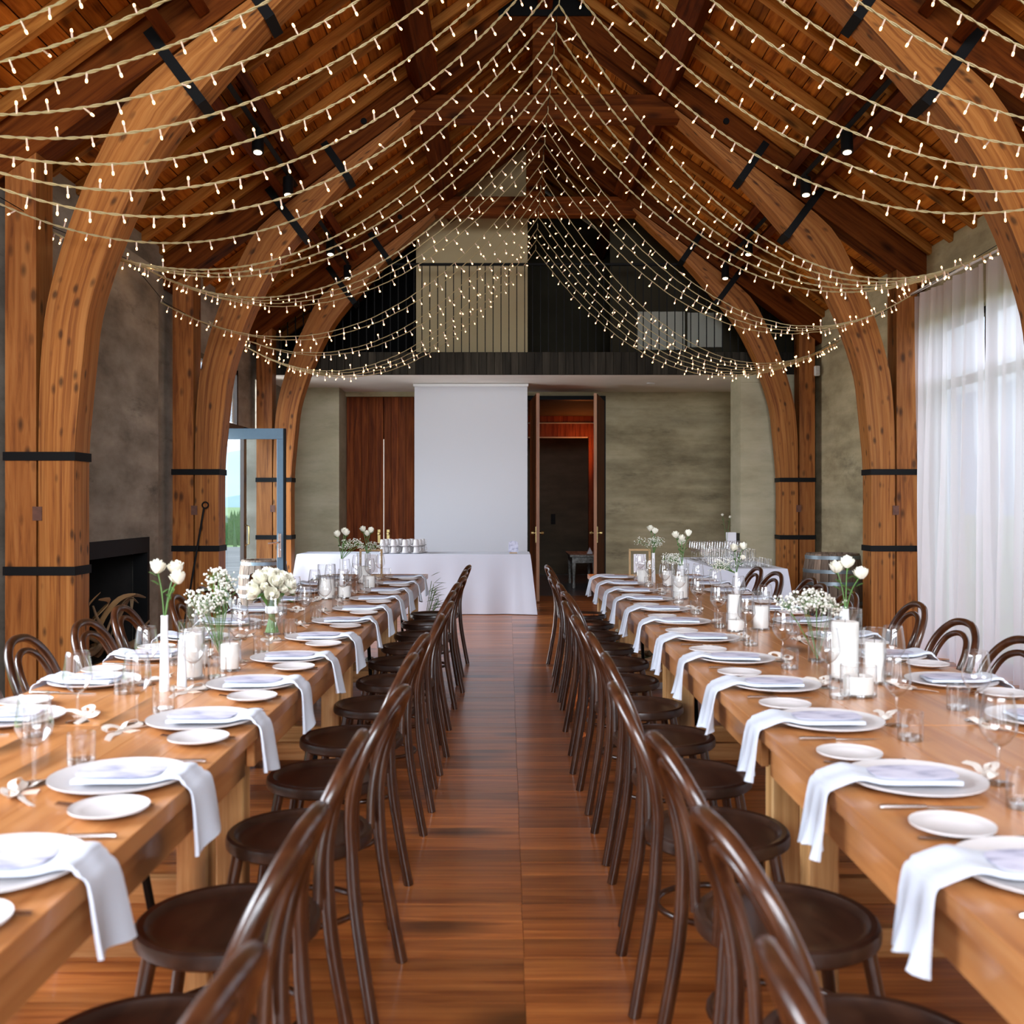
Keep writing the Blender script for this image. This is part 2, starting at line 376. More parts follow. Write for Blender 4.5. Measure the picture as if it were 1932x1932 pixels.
def obj(name, data, mats=None, parent=None, smooth=None, loc=None, rot=None):
    me = data.mesh(name, mats, smooth) if isinstance(data, MB) else data
    o = bpy.data.objects.new(name, me); COL.objects.link(o)
    if parent: o.parent = parent; KIDS.setdefault(parent.name, []).append(o)
    if loc: o.location = loc
    if rot: o.rotation_euler = rot
    return o
def tag(o, label=None, cat=None, group=None, kind=None):
    if label: o['label'] = label
    if cat: o['category'] = cat
    if group: o['group'] = group
    if kind: o['kind'] = kind
    return o
def thing(name, label, cat, loc=(0, 0, 0), rz=0, group=None):
    o = bpy.data.objects.new(name, None); COL.objects.link(o); o.empty_display_size = .1
    o.location = loc; o.rotation_euler = (0, 0, rz)
    return tag(o, label, cat, group)
def kids(o): return KIDS.get(o.name, [])
def copy_tree(src, loc, rz, label, group=None, rot=None):
    c = src.copy(); COL.objects.link(c); c.location = loc; c.rotation_euler = rot or (0, 0, rz); c['label'] = label
    if group: c['group'] = group
    for ch in kids(src):
        d = ch.copy(); COL.objects.link(d); d.parent = c
        for g in kids(ch):
            e = g.copy(); COL.objects.link(e); e.parent = d
    return c
def placer(proto):
    st = {'first': True}
    def put(loc, rz, label, group=None, rot=None):
        if st['first']:
            st['first'] = False; proto.location = loc; proto.rotation_euler = rot or (0, 0, rz); proto['label'] = label
            if group: proto['group'] = group
            return proto
        return copy_tree(proto, loc, rz, label, group, rot)
    return put
def struct(name, mb, mats, parent=None, smooth=None, loc=None):
    o = obj(name, mb, mats, parent, smooth, loc)
    if parent is None: o['kind'] = 'structure'
    return o
def spline(pts, sub=4):
    out = []; P = [Vector(p) for p in pts]; n = len(P)
    for i in range(n - 1):
        p0 = P[max(i - 1, 0)]; p1 = P[i]; p2 = P[i + 1]; p3 = P[min(i + 2, n - 1)]
        for k in range(sub):
            t = k / sub
            out.append(.5 * ((2 * p1) + (-p0 + p2) * t + (2 * p0 - 5 * p1 + 4 * p2 - p3) * t * t + (-p0 + 3 * p1 - 3 * p2 + p3) * t ** 3))
    out.append(P[-1]); return out
ORD = ['nearest', 'second', 'third', 'fourth', 'fifth', 'sixth', 'seventh', 'eighth', 'ninth', 'tenth', 'eleventh', 'twelfth', 'thirteenth', 'fourteenth', 'fifteenth', 'sixteenth',
       'seventeenth', 'eighteenth', 'nineteenth', 'twentieth', 'twenty-first', 'twenty-second', 'twenty-third', 'twenty-fourth', 'twenty-fifth', 'twenty-sixth']

# ================================================================== THE SETTING
CX = 0.36                        # the ridge stands over this x
EAVE = 3.69                      # half width of the hall
def zu(d): return 6.16 - .73 * d # underside of the principal rafters, d metres from the ridge line
PITCH = math.atan(.73)
XL, XR = CX - EAVE, CX + EAVE
FR = (6.6, 9.9, 13.2)            # the three timber frames
Y0, YW, YM, YS = -3.6, 15.7, 13.6, 14.2   # rear wall, back wall, gallery front, gallery screen wall

# ---- floor: one object per plank
floor = struct('floor', MB().box(XL - .3, XR + .3, Y0, YW + .4, -.06, -.012), black_void)
PW = .142
lm = MB().cbox(-1.692, 1.692, 0, PW - .0008, -.012, 0, .0006).mesh('plank', floor_wood)
rm = MB().cbox(-2.002, 2.002, 0, PW - .0008, -.012, 0, .0006).mesh('plank', floor_wood)
y = 1.9; k = 0
while y < YW - .05:
    jx = .05 + R.uniform(-.002, .002)
    obj('plank', lm, parent=floor, loc=(jx - 1.6925, y, R.uniform(-.0008, 0)))
    obj('plank', rm, parent=floor, loc=(jx + 2.0025, y, R.uniform(-.0008, 0)))
    y += PW; k += 1
mb = MB(); y = 1.9 - PW
while y > Y0: mb.box(XL, XR, y, y + PW - .003, -.012, -.0005); y -= PW
tag(obj('floor_boards_behind_camera', mb, floor_wood, floor), kind='stuff').name = 'plank_field'

# ---- roof: boards running along the hall, each one an object
ceiling = struct('ceiling', MB(), black_void)
mb = MB()
for s in (-1, 1):
    a = [(CX, Y0 - .2, zu(0) + .50), (CX + s * 4.0, Y0 - .2, zu(4.0) + .50), (CX + s * 4.0, YW + 1.5, zu(4.0) + .50), (CX, YW + 1.5, zu(0) + .50)]
    b = [(x, y, z + .08) for x, y, z in a]
    mb.add(a + b, [(0, 1, 2, 3), (7, 6, 5, 4), (0, 4, 5, 1), (1, 5, 6, 2), (2, 6, 7, 3), (3, 7, 4, 0)])
ceiling.data = mb.mesh('ceiling', black_void)
BW = .142; bays = [(Y0, 3.3), (3.3, 6.6), (6.6, 9.9), (9.9, 13.2), (13.2, YW + .9)]
for bi, (ya, yb) in enumerate(bays):
    bm_ = MB().cbox(-BW / 2 + .003, BW / 2 - .003, -(yb - ya) / 2 + .002, (yb - ya) / 2 - .002, 0, .02, .003).mesh('ceiling_board', ceil_board)
    for s in (-1, 1):
        L_ = 0.07
        j = 0
        if bi == 0:
            mbs = MB()
            while L_ < 4.75:
                d = L_ * math.cos(PITCH); c = Vector((CX + s * d, (ya + yb) / 2, zu(d) + .425))
                ux = Vector((math.cos(PITCH), 0, -s * math.sin(PITCH))); un = Vector((s * math.sin(PITCH), 0, math.cos(PITCH)))
                h = BW / 2 - .003; Yh = (yb - ya) / 2
                q = [c - ux * h - Vector((0, Yh, 0)), c + ux * h - Vector((0, Yh, 0)), c + ux * h + Vector((0, Yh, 0)), c - ux * h + Vector((0, Yh, 0))]
                mbs.add(q + [p + un * .02 for p in q], [(0, 3, 2, 1), (4, 5, 6, 7), (0, 1, 5, 4), (1, 2, 6, 5), (2, 3, 7, 6), (3, 0, 4, 7)]); L_ += BW
            tag(obj('ceiling_boards_behind_camera', mbs, ceil_board, ceiling), kind='stuff').name = 'board_field'
            continue
        while L_ < 4.75:
            d = L_ * math.cos(PITCH)
            obj('ceiling_board', bm_, parent=ceiling, loc=(CX + s * d, (ya + yb) / 2, zu(d) + .425 + R.uniform(-.002, .002)), rot=(0, s * PITCH, 0))
            L_ += BW; j += 1
# common rafters up the slope
LR = 4.62; rm_ = MB().cbox(0, LR, -.034, .034, -.085, 0, .006).mesh('rafter', rafter_wood)
y = 1.8
while y < YW + .6:
    if min(abs(y - f - .12) for f in FR) > .2:
        for s in (-1, 1):
            obj('rafter', rm_, parent=ceiling, loc=(CX, y, zu(0) + .423), rot=(0, PITCH, 0 if s > 0 else math.pi))
    y += .4714
# purlins: a slim pair carrying the lamp track and one deep upper purlin each side, bay by bay
for (ya, yb) in [(Y0, 6.58)] + [(6.86, 9.88), (10.16, 13.18), (13.46, YW + .8)]:
    for s in (-1, 1):
        for off in (-.11, .11):
            d = 2.38 + off
            obj('purlin', MB().cbox(-.04, .04, -(yb - ya) / 2, (yb - ya) / 2, .06, .26, .004), purlin_wood, ceiling, loc=(CX + s * d, (ya + yb) / 2, zu(d)), rot=(0, s * PITCH, 0))
        d = 1.09
        obj('purlin', MB().cbox(-.10, .10, -(yb - ya) / 2, (yb - ya) / 2, -.02, .26, .006), purlin_wood, ceiling, loc=(CX + s * d, (ya + yb) / 2, zu(d)), rot=(0, s * PITCH, 0))
obj('ridge_beam', MB().cbox(CX - .07, CX + .07, Y0, YW + .8, zu(0) + .02, zu(0) + .36, .006), purlin_wood, ceiling)

# ---- long walls
def wall_run(name, x0, x1, segs, mat, parent=None):
    mb = MB()
    for (ya, yb, za, zb) in segs: mb.box(x0, x1, ya, yb, za, zb)
    return struct(name, mb, mat, parent)
TOPZ = zu(EAVE) + .40
wall_left = wall_run('wall_left', XL - .22, XL, [(Y0, 0, 0, TOPZ), (0, 4.6, 2.9, TOPZ), (0, 4.6, 0, .25), (4.6, 7.05, 0, TOPZ), (7.05, 9.09, 1.11, TOPZ), (7.05, 9.09, 0, .12), (9.09, 10.25, 0, TOPZ), (10.25, 13.9, 3.05, TOPZ), (13.9, YW + .4, 0, TOPZ)], con_left)
obj('wall_pier', MB().box(XL - .08, XL, 12.66, 13.5, 2.38, 3.05), con_left, wall_left)
wall_right = wall_run('wall_right', XR, XR + .22, [(Y0, 3.0, 0, TOPZ), (3.0, 9.95, 3.12, TOPZ), (9.95, YW + .4, 0, TOPZ)], con_back)
# rear wall with tall windows (behind the camera)
mb = MB()
edges = [XL - .22, -3.1, -1.3, -.55, 1.3, 2.0, 3.8, XR + .22]
for i in range(0, 7, 2): mb.box(edges[i], edges[i + 1], Y0 - .2, Y0, 0, 3.1)
mb.box(XL - .22, XR + .22, Y0 - .2, Y0, 3.1, 3.3)
for x in (XL - .22, -1.5, CX - .08, 2.1, XR + .0): mb.box(x, x + .18, Y0 - .2, Y0, 3.3, zu(min(3.69, abs(x + .09 - CX))) + .4)
struct('wall_rear', mb, con_back)
for i, (a, b) in enumerate(((-3.1, -1.3), (-.55, 1.3), (2.0, 3.8))):
    mb = MB()
    for (p, q) in ((a, a + .07), (b - .07, b), ((a + b) / 2 - .035, (a + b) / 2 + .035)): mb.box(p, q, Y0 - .12, Y0 - .04, .0, 3.1)
    for z in (0, 2.2, 3.03): mb.box(a, b, Y0 - .12, Y0 - .04, z, z + .07)
    wdw = struct('window_%d' % (i + 1), mb, brown_frame)

# ---- right window wall behind the curtain
mb = MB()
for y in (3.0, 4.16, 5.32, 6.48, 7.64, 8.8, 9.88): mb.box(XR + .08, XR + .16, y, y + .07, 0, 3.12)
for z in (0, 2.5, 3.06): mb.box(XR + .08, XR + .16, 3.0, 9.95, z, z + .07)
wr = struct('window_4', mb, brown_frame)
obj('pane', MB().box(XR + .115, XR + .125, 3.0, 9.95, .05, 3.1), pane_mat, wr)
# left window behind the camera
mb = MB()
for y in (0, 1.5, 3.0, 4.53): mb.box(XL - .16, XL - .08, y, y + .07, .25, 2.9)
mb.box(XL - .16, XL - .08, 0, 4.6, 2.83, 2.9)
struct('window_5', mb, brown_frame)

# ---- glazed opening in the left wall between the second and third frames
mb = MB(); XF0, XF1 = XL - .05, XL - .002
for (y, w_) in ((10.25, .06), (12.93, .13), (13.84, .06)): mb.box(XF0, XF1, y, y + w_, 0, 2.38)
for y in (10.25, 11.45, 12.60): mb.box(XF0, XF1, y, y + .06, 2.38, 3.05)
mb.box(XF0, XF1, 12.93, 13.9, 0, .06); mb.box(XF0, XF1, 10.25, 13.9, 2.30, 2.38); mb.box(XF0, XF1, 10.25, 12.66, 2.99, 3.05)
wl = struct('window_6', mb, brown_frame)
obj('pane', MB().box(XL - .03, XL - .02, 10.31, 12.66, 2.4, 3.0), pane_mat, wl)
obj('pane', MB().box(XL - .03, XL - .02, 13.06, 13.84, .06, 2.30), pane_mat, wl)
obj('pull_handle', MB().tube([(XL + .0, 12.98, .88), (XL + .05, 12.98, .90), (XL + .05, 12.98, 1.12), (XL + .0, 12.98, 1.14)], .010, 8), brass, wl, smooth=40)
# open glass door leaf, standing square to the wall
d1 = thing('door_1', None, None, (XL + .02, 11.62, 0)); d1['kind'] = 'structure'
W_, H_ = .77, 2.26
fr = MB()
fr.cbox(0, W_, -.03, .03, H_ - .12, H_, .003); fr.cbox(W_ - .075, W_, -.03, .03, 0.01, H_ - .12, .003)
fr.cbox(0, .075, -.03, .03, 0.01, H_ - .12, .003); fr.cbox(.075, W_ - .075, -.03, .03, 0.01, .22, .003)
obj('door_frame', fr, steel_blue, d1)
obj('pane', MB().box(.075, W_ - .075, -.004, .004, .22, H_ - .12), pane_mat, d1)
obj('edge_strip', MB().box(W_, W_ + .02, -.03, .03, .01, H_), black, d1)
hp = obj('handle_plate', MB().cbox(W_ - .058, W_ - .022, -.04, -.03, .80, 1.07, .002), steel, d1)
obj('lever', MB().tube([(W_ - .04, -.04, .975), (W_ - .045, -.075, .972), (W_ - .16, -.08, .955)], .011, 8), steel, hp, smooth=40)
obj('keyhole_cylinder', MB().tube([(W_ - .04, -.04, .88), (W_ - .04, -.05, .88)], .012, 10), steel, hp, smooth=40)
# ---- outside on the left
struct('terrace', MB().box(-12, XL - .22, 8, 34, -.12, -.03), deck_mat)
for nm, Yh, hh, aa, mt in (('far_mountain', 900, 58, 22, mount_mat), ('distant_hills', 420, 7.5, 5.5, hill_mat)):
    mb = MB(); n = 60
    for i in range(n + 1):
        t = i / n; X = Yh * (-1.3 + 1.2 * t); h = hh + aa * math.sin(9 * t - 2.2) + aa * .3 * math.sin(23 * t) + aa * .12 * math.sin(61 * t)
        mb.v += [(X, Yh, -4), (X, Yh + 30, h), (X, Yh + 120, h * .9)]
    for i in range(n):
        a = 3 * i; mb.f += [(a, a + 3, a + 4, a + 1), (a + 1, a + 4, a + 5, a + 2)]; mb.m += [0, 0]
    struct(nm, mb, mt, smooth=60)
struct('meadow', MB().box(-900, XL - .25, -60, 1000, -4, -.14), grass_mat)
mb = MB(); r2 = random.Random(3)
for i in range(900):
    y = 34 + r2.random() * 50; x = -.268 * y + r2.uniform(-12, 9); h = r2.uniform(.5, 1.1)
    a = r2.uniform(0, 3.14); dx, dy = math.cos(a) * .25, math.sin(a) * .25
    mb.add([(x - dx, y - dy, -.14), (x + dx, y + dy, -.14), (x + r2.uniform(-.1, .1), y, h)], [(0, 1, 2)])
tag(obj('vineyard_rows', mb, leafm), 'green vines and tall grass beyond the open glass door', 'vines', kind='stuff')
# hill on the right seen faintly through the curtain
mb = MB()
for i in range(31):
    t = i / 30; Y = -150 + 640 * t; h = 17 + 5 * math.sin(5 * t) + 2 * math.sin(19 * t)
    h += 12; mb.v += [(60, Y, -3), (110, Y, h), (160, Y, h + 6)]
for i in range(30):
    a = 3 * i; mb.f += [(a, a + 3, a + 4, a + 1), (a + 1, a + 4, a + 5, a + 2)]; mb.m += [0, 0]
struct('valley_slope', mb, hill_mat, smooth=60)
struct('meadow_right', MB().box(XR + .25, 300, -150, 270, -3, -.14), grass_mat)

# ---- chimney breast with fireplace (left, between frames one and two)
fp = thing('fireplace', 'tall smoke-stained concrete fireplace with a black firebox on the left wall', 'fireplace', (XL, 8.2, 0))
mb = MB(); X0_, X1_ = 0.0, .14
ya, yb, oa, ob = -1.345, 1.15, -1.15, .89
for (a, b, c, d) in ((ya, oa, 0, 3.55), (ob, yb, 0, 3.55), (oa, ob, 1.11, 3.55), (oa, ob, 0, .12)): mb.box(X0_, X1_, a, b, c, d)
obj('chimney_breast', mb, con_left, fp)
fb = MB(); fb.box(-.60, -.58, oa, ob, .12, 1.11); fb.box(-.58, .0, oa, oa + .02, .12, 1.11); fb.box(-.58, .0, ob - .02, ob, .12, 1.11); fb.box(-.58, 0, oa, ob, .12, .14); fb.box(-.58, 0, oa, ob, 1.09, 1.11)
obj('firebox', fb, soot, fp)
obj('header_plate', MB().box(.02, .15, oa, ob, .98, 1.115), black, fp)
obj('side_plate', MB().box(.02, .15, ob - .05, ob, .12, .98), black, fp)

# driftwood and dried palm in the hearth
dw = thing('driftwood_pile', 'dried driftwood and curled pale bark heaped inside the black fireplace', 'driftwood', (XL - .10, 8.05, .14))
rr = random.Random(5)
for i in range(7):
    a = rr.uniform(0, 6.28); p = [(rr.uniform(-.1, .3), rr.uniform(-.55, .5), .03 + .02 * i)]
    for q in range(5): p.append((min(.38, max(-.35, p[-1][0] + .09 * math.cos(a) + rr.uniform(-.05, .05))), p[-1][1] + .13 * math.sin(a) + rr.uniform(-.05, .05), p[-1][2] + rr.uniform(.0, .10)))
    obj('branch', MB().tube(spline(p, 3), [.03 * (1 - k / 20) for k in range(16)], 6), dry, dw, smooth=60)
for i in range(6):
    y0 = rr.uniform(-.5, .5); p = [(.1, y0, .1), (.2, y0 + rr.uniform(-.2, .2), .35), (.3, y0 + rr.uniform(-.3, .3), .5), (.35, y0 + rr.uniform(-.4, .4), .45 + rr.uniform(-.1, .15))]
    obj('bark_strip', MB().tube(spline(p, 4), [.006 + .022 * math.sin(3.14 * k / 12) for k in range(13)], 6, flat=.25), frame_gold if i % 2 else dry, dw, smooth=60)

# ================================================================== TIMBER FRAMES
def catm2(pts, sub): return [(p.x, p.y) for p in spline([(a, b, 0) for a, b in pts], sub)]
I_ = catm2([(3.155, 0), (3.155, 1.0), (3.155, 1.7), (3.126, 2.08), (3.10, 2.34), (3.06, 2.66), (2.94, 3.05), (2.78, 3.42), (2.61, 3.73), (2.36, 4.05), (1.91, 4.56), (1.5, 4.95), (1.25, 5.2)], 3)
E_ = catm2([(3.385, 0), (3.385, 1.0), (3.385, 1.7), (3.38, 2.1), (3.365, 2.4), (3.33, 2.70), (3.24, 3.05), (3.11, 3.42), (2.99, 3.68), (2.765, 4.08), (2.3, 4.46), (1.8, 4.83), (1.27, 5.22)], 3)
TH = .24
def brace_mesh(s):
    mb = MB(); mb.uv = []; n = len(I_); acc = 0; S = [0]
    for k in range(1, n): acc += math.dist(I_[k], I_[k - 1]); S.append(acc)
    def strip(pa, pb, ya, yb, va, vb, flip):
        b = len(mb.v)
        for k in range(n):
            mb.v.append((s * pa[k][0], ya, pa[k][1])); mb.uv.append((S[k], va))
            mb.v.append((s * pb[k][0], yb, pb[k][1])); mb.uv.append((S[k], vb))
        for k in range(n - 1):
            f = (b + 2 * k, b + 2 * k + 1, b + 2 * k + 3, b + 2 * k + 2)
            mb.f.append(f[::-1] if (flip ^ (s < 0)) else f); mb.m.append(0)
    strip(I_, E_, 0, 0, 0, .25, False); strip(I_, E_, TH, TH, .5, .75, True)
    strip(I_, I_, 0, TH, 1.0, 1.24, True); strip(E_, E_, 0, TH, 1.5, 1.74, False)
    return mb.mesh('curved_brace', arch_wood, 35)
bmesh_side = {s: brace_mesh(s) for s in (-1, 1)}
ftxt = ('nearest', 'second', 'third')
for fi, fy in enumerate(FR):
    for s in (-1, 1):
        side = 'left' if s < 0 else 'right'
        t = thing('timber_arch', '%s curved laminated timber arch with black straps along the %s wall' % (ftxt[fi], side), 'timber arch', (CX, fy, 0), 0, 'curved timber arches')
        if fi == 0 and s > 0: t['label'] = 'nearest curved timber arch on the right, only its upper curve in view'
        obj('curved_brace', bmesh_side[s], parent=t)
        mb = MB(); a, b = (3.40, 3.60)
        mb.prism([(s * a, .0), (s * b, .0), (s * b, zu(b) - .005), (s * a, zu(a) - .005)][::s], 0, TH)
        obj('post', mb, post_wood, t)
        # straps
        for z in (.975, 1.715):
            mb = MB(); x0, x1 = sorted((s * 3.145, s * 3.61)); mb.box(x0, x1, -.012, TH + .012, z - .028, z + .028)
            obj('strap', mb, black, t)
        mb = MB(); x0, x1 = sorted((s * 3.36, s * 3.42)); mb.box(x0, x1, -.008, 0, 1.30, 1.39)
        obj('plate', mb, rust, t)
        for (da, za, db, zb, wd) in ((2.68, 4.46, 2.33, 3.99, .07), (2.14, 4.90, 1.89, 4.54, .07)):
            dv = Vector((db - da, 0, zb - za)).normalized(); pv = Vector((-dv.z, 0, dv.x)) * (wd / 2)
            A = Vector((da, 0, za)); B = Vector((db, 0, zb)); q = [A + pv, B + pv, B - pv, A - pv]
            vs = [(s * p.x, -.012, p.z) for p in q] + [(s * p.x, TH + .012, p.z) for p in q]
            obj('rafter_strap', MB().add(vs, [(0, 1, 2, 3), (7, 6, 5, 4), (0, 4, 5, 1), (1, 5, 6, 2), (2, 6, 7, 3), (3, 7, 4, 0)]), black, t)
        mb = MB().tube([(s * 1.75, -.02, zu(1.75) + .22), (s * 1.75, 0, zu(1.75) + .22)], .03, 12); obj('bolt', mb, black, t)
    t = thing('roof_truss', '%s roof truss with collar beam, above the string lights' % ftxt[fi], 'roof truss', (CX, fy, 0), 0, 'roof trusses')
    for s in (-1, 1):
        pts = [(0, zu(0)), (s * 3.68, zu(3.68)), (s * 3.68, zu(3.68) + .41), (0, zu(0) + .41)]
        mb = MB()   # rafter as local X beam so that its grain follows the slope
        Lr = 3.68 / math.cos(PITCH); hh = .41 * math.cos(PITCH)
        mb.cbox(0.0, Lr, 0.0, TH, 0, hh, .006)
        o = obj('principal_rafter', mb, truss_wood, t, loc=(0, 0 if s > 0 else TH, zu(0)), rot=(0, PITCH, 0) if s > 0 else (0, PITCH, math.pi))
    obj('collar_beam', MB().cbox(-1.41, 1.41, -.0 + .03, TH - .03, 5.14, 5.38, .006), truss_wood, t)
    obj('king_post', MB().cbox(-.12, .12, .02, TH - .02, 5.385, 6.20, .006), truss_wood, t)
    if fi == 1: obj('gusset_plate', MB().prism([(-.45, 6.30), (0, 6.62), (.45, 6.30), (.45, 6.12), (-.45, 6.12)][::-1], -.015, -.003), black, t)

# ================================================================== BACK OF THE HALL
def gx(px, D): return (px - 958) * D / 1932   # picture column to metres at depth D
# soffit of the gallery
struct('trim_1', MB().box(XL, XR, YM + .03, YW + .2, 3.12, 3.22), plaster).name = 'trim_1'
# gallery fascia: vertical boards, each its own
fas = thing('trim_2', None, None, (CX, YM, 3.12)); fas['kind'] = 'structure'
bw = .105; m_f = MB().cbox(-bw / 2 + .002, bw / 2 - .002, -.012, .012, 0, .30, .002).mesh('fascia_board', dark_clad)
x = -3.63
while x < 3.66:
    obj('fascia_board', m_f, parent=fas, loc=(x, 0, 0)); x += bw
obj('backing', MB().box(-3.68, 3.68, .014, .03, 0, .30), black_void, fas)
# gallery floor and balustrade
struct('trim_3', MB().box(XL, XR, YM + .03, YW + .9, 3.23, 3.42), black_void)
bal = thing('balustrade', 'thin black rod balustrade along the gallery over the back of the hall', 'balustrade', (CX, YM, 3.42))
m_b = MB().box(-.006, .006, -.006, .006, 0, 1.15).mesh('rod', black)
x = -3.60
while x < 3.62:
    obj('rod', m_b, parent=bal, loc=(x, 0, 0)); x += .105
obj('handrail', MB().cbox(-3.66, 3.66, -.025, .025, 1.15, 1.18, .003), black, bal)
# gallery walls
ZT = zu(0) + .40
def gable_panel(x0, x1, y, z0, mat, th=.08):
    pts = [(x0, z0), (x1, z0)]
    f = lambda x: zu(abs(x - CX)) + .40
    pts.append((x1, f(x1)));
    if x0 < CX < x1: pts.append((CX, f(CX)))
    pts.append((x0, f(x0)))
    return MB().prism(pts, y, y + th)
struct('wall_gallery_cream', gable_panel(-1.27, .275, YS, 3.42, cream), cream)
struct('wall_gallery_right', gable_panel(1.42, XR, YS, 3.42, olive), olive)
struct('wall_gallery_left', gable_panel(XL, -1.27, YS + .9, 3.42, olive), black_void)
struct('wall_gallery_back', gable_panel(XL, XR, YW + .7, 3.42, olive), olive)
for i, (a, b, c, d) in enumerate(((1203, 1292, 588, 660), (1297, 1362, 590, 655))):
    X0, X1 = gx(a, YS - .05), gx(b, YS - .05); z0, z1 = 1.41 + (950 - d) * (YS - .05) / 1932, 1.41 + (950 - c) * (YS - .05) / 1932
    mb = MB(); nx, nz = 16, 12
    for iz in range(nz + 1):
        for ix in range(nx + 1): mb.v.append((X0 + (X1 - X0) * ix / nx, YS - .04 - .012 * abs(math.sin(ix * 2.1 + iz * .7)) - .01 * R.random(), z0 + (z1 - z0) * iz / nz))
    for iz in range(nz):
        for ix in range(nx):
            a_ = iz * (nx + 1) + ix; mb.f.append((a_, a_ + 1, a_ + nx + 2, a_ + nx + 1)); mb.m.append(0)
    tag(obj('blind', mb, blind, smooth=50), ('wider' if i == 0 else 'narrower') + ' crumpled pale blind on the dark gallery wall, ' + ('left' if i == 0 else 'right') + ' of the two', 'blind', 'gallery blinds')

# back wall pieces
mb = MB(); mb.box(XL, -2.487, 15.1, YW + .2, 0, 3.12)
struct('wall_back_left', mb, con_pier)
mb = MB(); mb.box(1.50, XR, YW, YW + .2, 0, 3.12)
mb.box(-2.487, 1.50, YW, YW + .2, 3.06, 3.12); mb.box(-1.33, .26, YW, YW + .2, 0, 3.06)
struct('wall_back', mb, con_back)
mb = MB(); mb.box(gx(1397, YM), XR, YM + .002, YM + .6, 0, 3.12)
struct('wall_pier_right', mb, con_pier)
struct('wall_pier_cap', MB().box(gx(1397, YM) - .0, XR, YM - .02, YM + .0, 3.02, 3.12), con_pier)
# black downpipe strip next to the third right post
tag(obj('steel_channel', MB().cbox(3.99, 4.043, 13.46, 13.52, 0, 3.5, .004), black), 'thin black steel channel beside the third right timber post', 'channel')

# closed dark timber double door with bright slit
d2 = thing('door_2', None, None, (-1.91, YW + .06, 0)); d2['kind'] = 'structure'
for s in (-1, 1):
    for k in range(5):
        a = s * (.006 + .113 * k); b = s * (.006 + .113 * (k + 1) - .002); x0, x1 = sorted((a, b))
        obj('board', MB().cbox(x0, x1, 0, .035, .02, 3.05, .003), door_wood, d2)
    pl = obj('handle_plate', MB().cbox(s * .07 - .022, s * .07 + .022, -.012, 0, .80, 1.01, .002), brass, d2)
    obj('knob', MB().tube([(s * .07, -.012, .95), (s * .07, -.04, .95), (s * .07, -.045, .95), (s * .07, -.075, .95)], [.008, .008, .024, .018], 12), brass, pl, smooth=50)
slit = MB().box(-.0055, .0055, .03, .034, .85, 2.4); obj('daylight_slit', slit, plain('daylight through door slit', (1, 1, 1), .5, emis=(1, .93, .78), es=.9), d2)
struct('trim_5', MB().box(-2.487, -1.33, YW + .14, YW + .2, 0, 3.06), black_void)
struct('door_lintel', MB().box(-2.487, 0, YW - .02, YW + .08, 3.05, 3.12), con_back).name = 'trim_4'

# open doorway with a pair of tall narrow leaves standing open
dr = thing('door_3', None, None, (.26, YW, 0)); dr['kind'] = 'structure'
fr = MB(); fr.box(0, .05, -.02, .18, 0, 3.06); fr.box(1.17, 1.24, -.02, .18, 0, 3.06); fr.box(0.05, 1.17, -.02, .18, 3.0, 3.06)
obj('door_jamb', fr, black, dr)
for (xh, ang, sd) in ((.10, math.radians(-86.5), 1), (1.20, math.radians(-101), -1)):
    lf = obj('door_leaf', MB().cbox(0, .56 * 2, -.02, .02, .02, 2.98, .003), door_wood, dr, loc=(xh, -.03, 0), rot=(0, 0, ang))
    obj('edge_strip', MB().box(1.12, 1.126, -.022, .022, .02, 2.98), wood('door edge wood', (.2, .07, .03), (.3, .12, .05), (.4, .18, .08), 'Z', vary=.1) if sd == 1 else MATS['door edge wood'], lf)
    for q in (-1, 1):
        obj('handle_plate', MB().cbox(1.03, 1.075, q * .022 - .006, q * .022 + .006, .85, 1.08, .002), brass, lf)
        obj('knob', MB().tube([(1.05, q * .02, .99), (1.05, q * .05, .99), (1.05, q * .056, .99), (1.05, q * .09, .99)], [.009, .009, .026, .02], 12), brass, lf, smooth=50)
# hall beyond
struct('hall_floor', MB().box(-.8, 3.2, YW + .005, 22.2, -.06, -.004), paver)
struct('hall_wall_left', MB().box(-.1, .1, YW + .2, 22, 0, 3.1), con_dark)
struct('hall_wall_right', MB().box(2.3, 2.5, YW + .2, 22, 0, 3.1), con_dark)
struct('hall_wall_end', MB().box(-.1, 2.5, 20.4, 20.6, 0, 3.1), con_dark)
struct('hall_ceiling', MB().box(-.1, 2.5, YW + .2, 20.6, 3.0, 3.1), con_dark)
# inner portal of red timber with two pale lines, lit orange from a lamp
ip = thing('door_4', None, None, (.35, 18.6, 0)); ip['kind'] = 'structure'
obj('transom_panel', MB().box(.0, 1.95, 0, .06, 2.89, 3.0), door_wood, ip)
obj('transom_panel', MB().box(.0, 1.95, 0, .06, 2.62, 2.86), door_wood, ip)
obj('transom_rail', MB().box(.0, 1.95, -.02, .06, 2.86, 2.88), con_pier, ip)
obj('transom_rail', MB().box(.0, 1.10, -.02, .06, 2.60, 2.62), con_pier, ip)
obj('jamb', MB().box(1.12, 1.26, -.02, .1, 0, 2.62), door_wood, ip)
obj('side_panel', MB().box(1.26, 1.95, 0, .1, 0, 2.62), door_wood, ip)
lamp = bpy.data.lights.new('hall_lamp', 'POINT'); lamp.energy = 14; lamp.color = (1, .25, .06); lamp.shadow_soft_size = .05
lo = bpy.data.objects.new('hall_lamp', lamp); COL.objects.link(lo); lo.location = (1.32, 18.2, 2.35)
tag(obj('light_switch', MB().cbox(gx(1040, 20.3), gx(1048, 20.3), 20.36, 20.395, 1.0, 1.2, .003), black), 'small dark switch box on the end wall of the hall', 'switch')
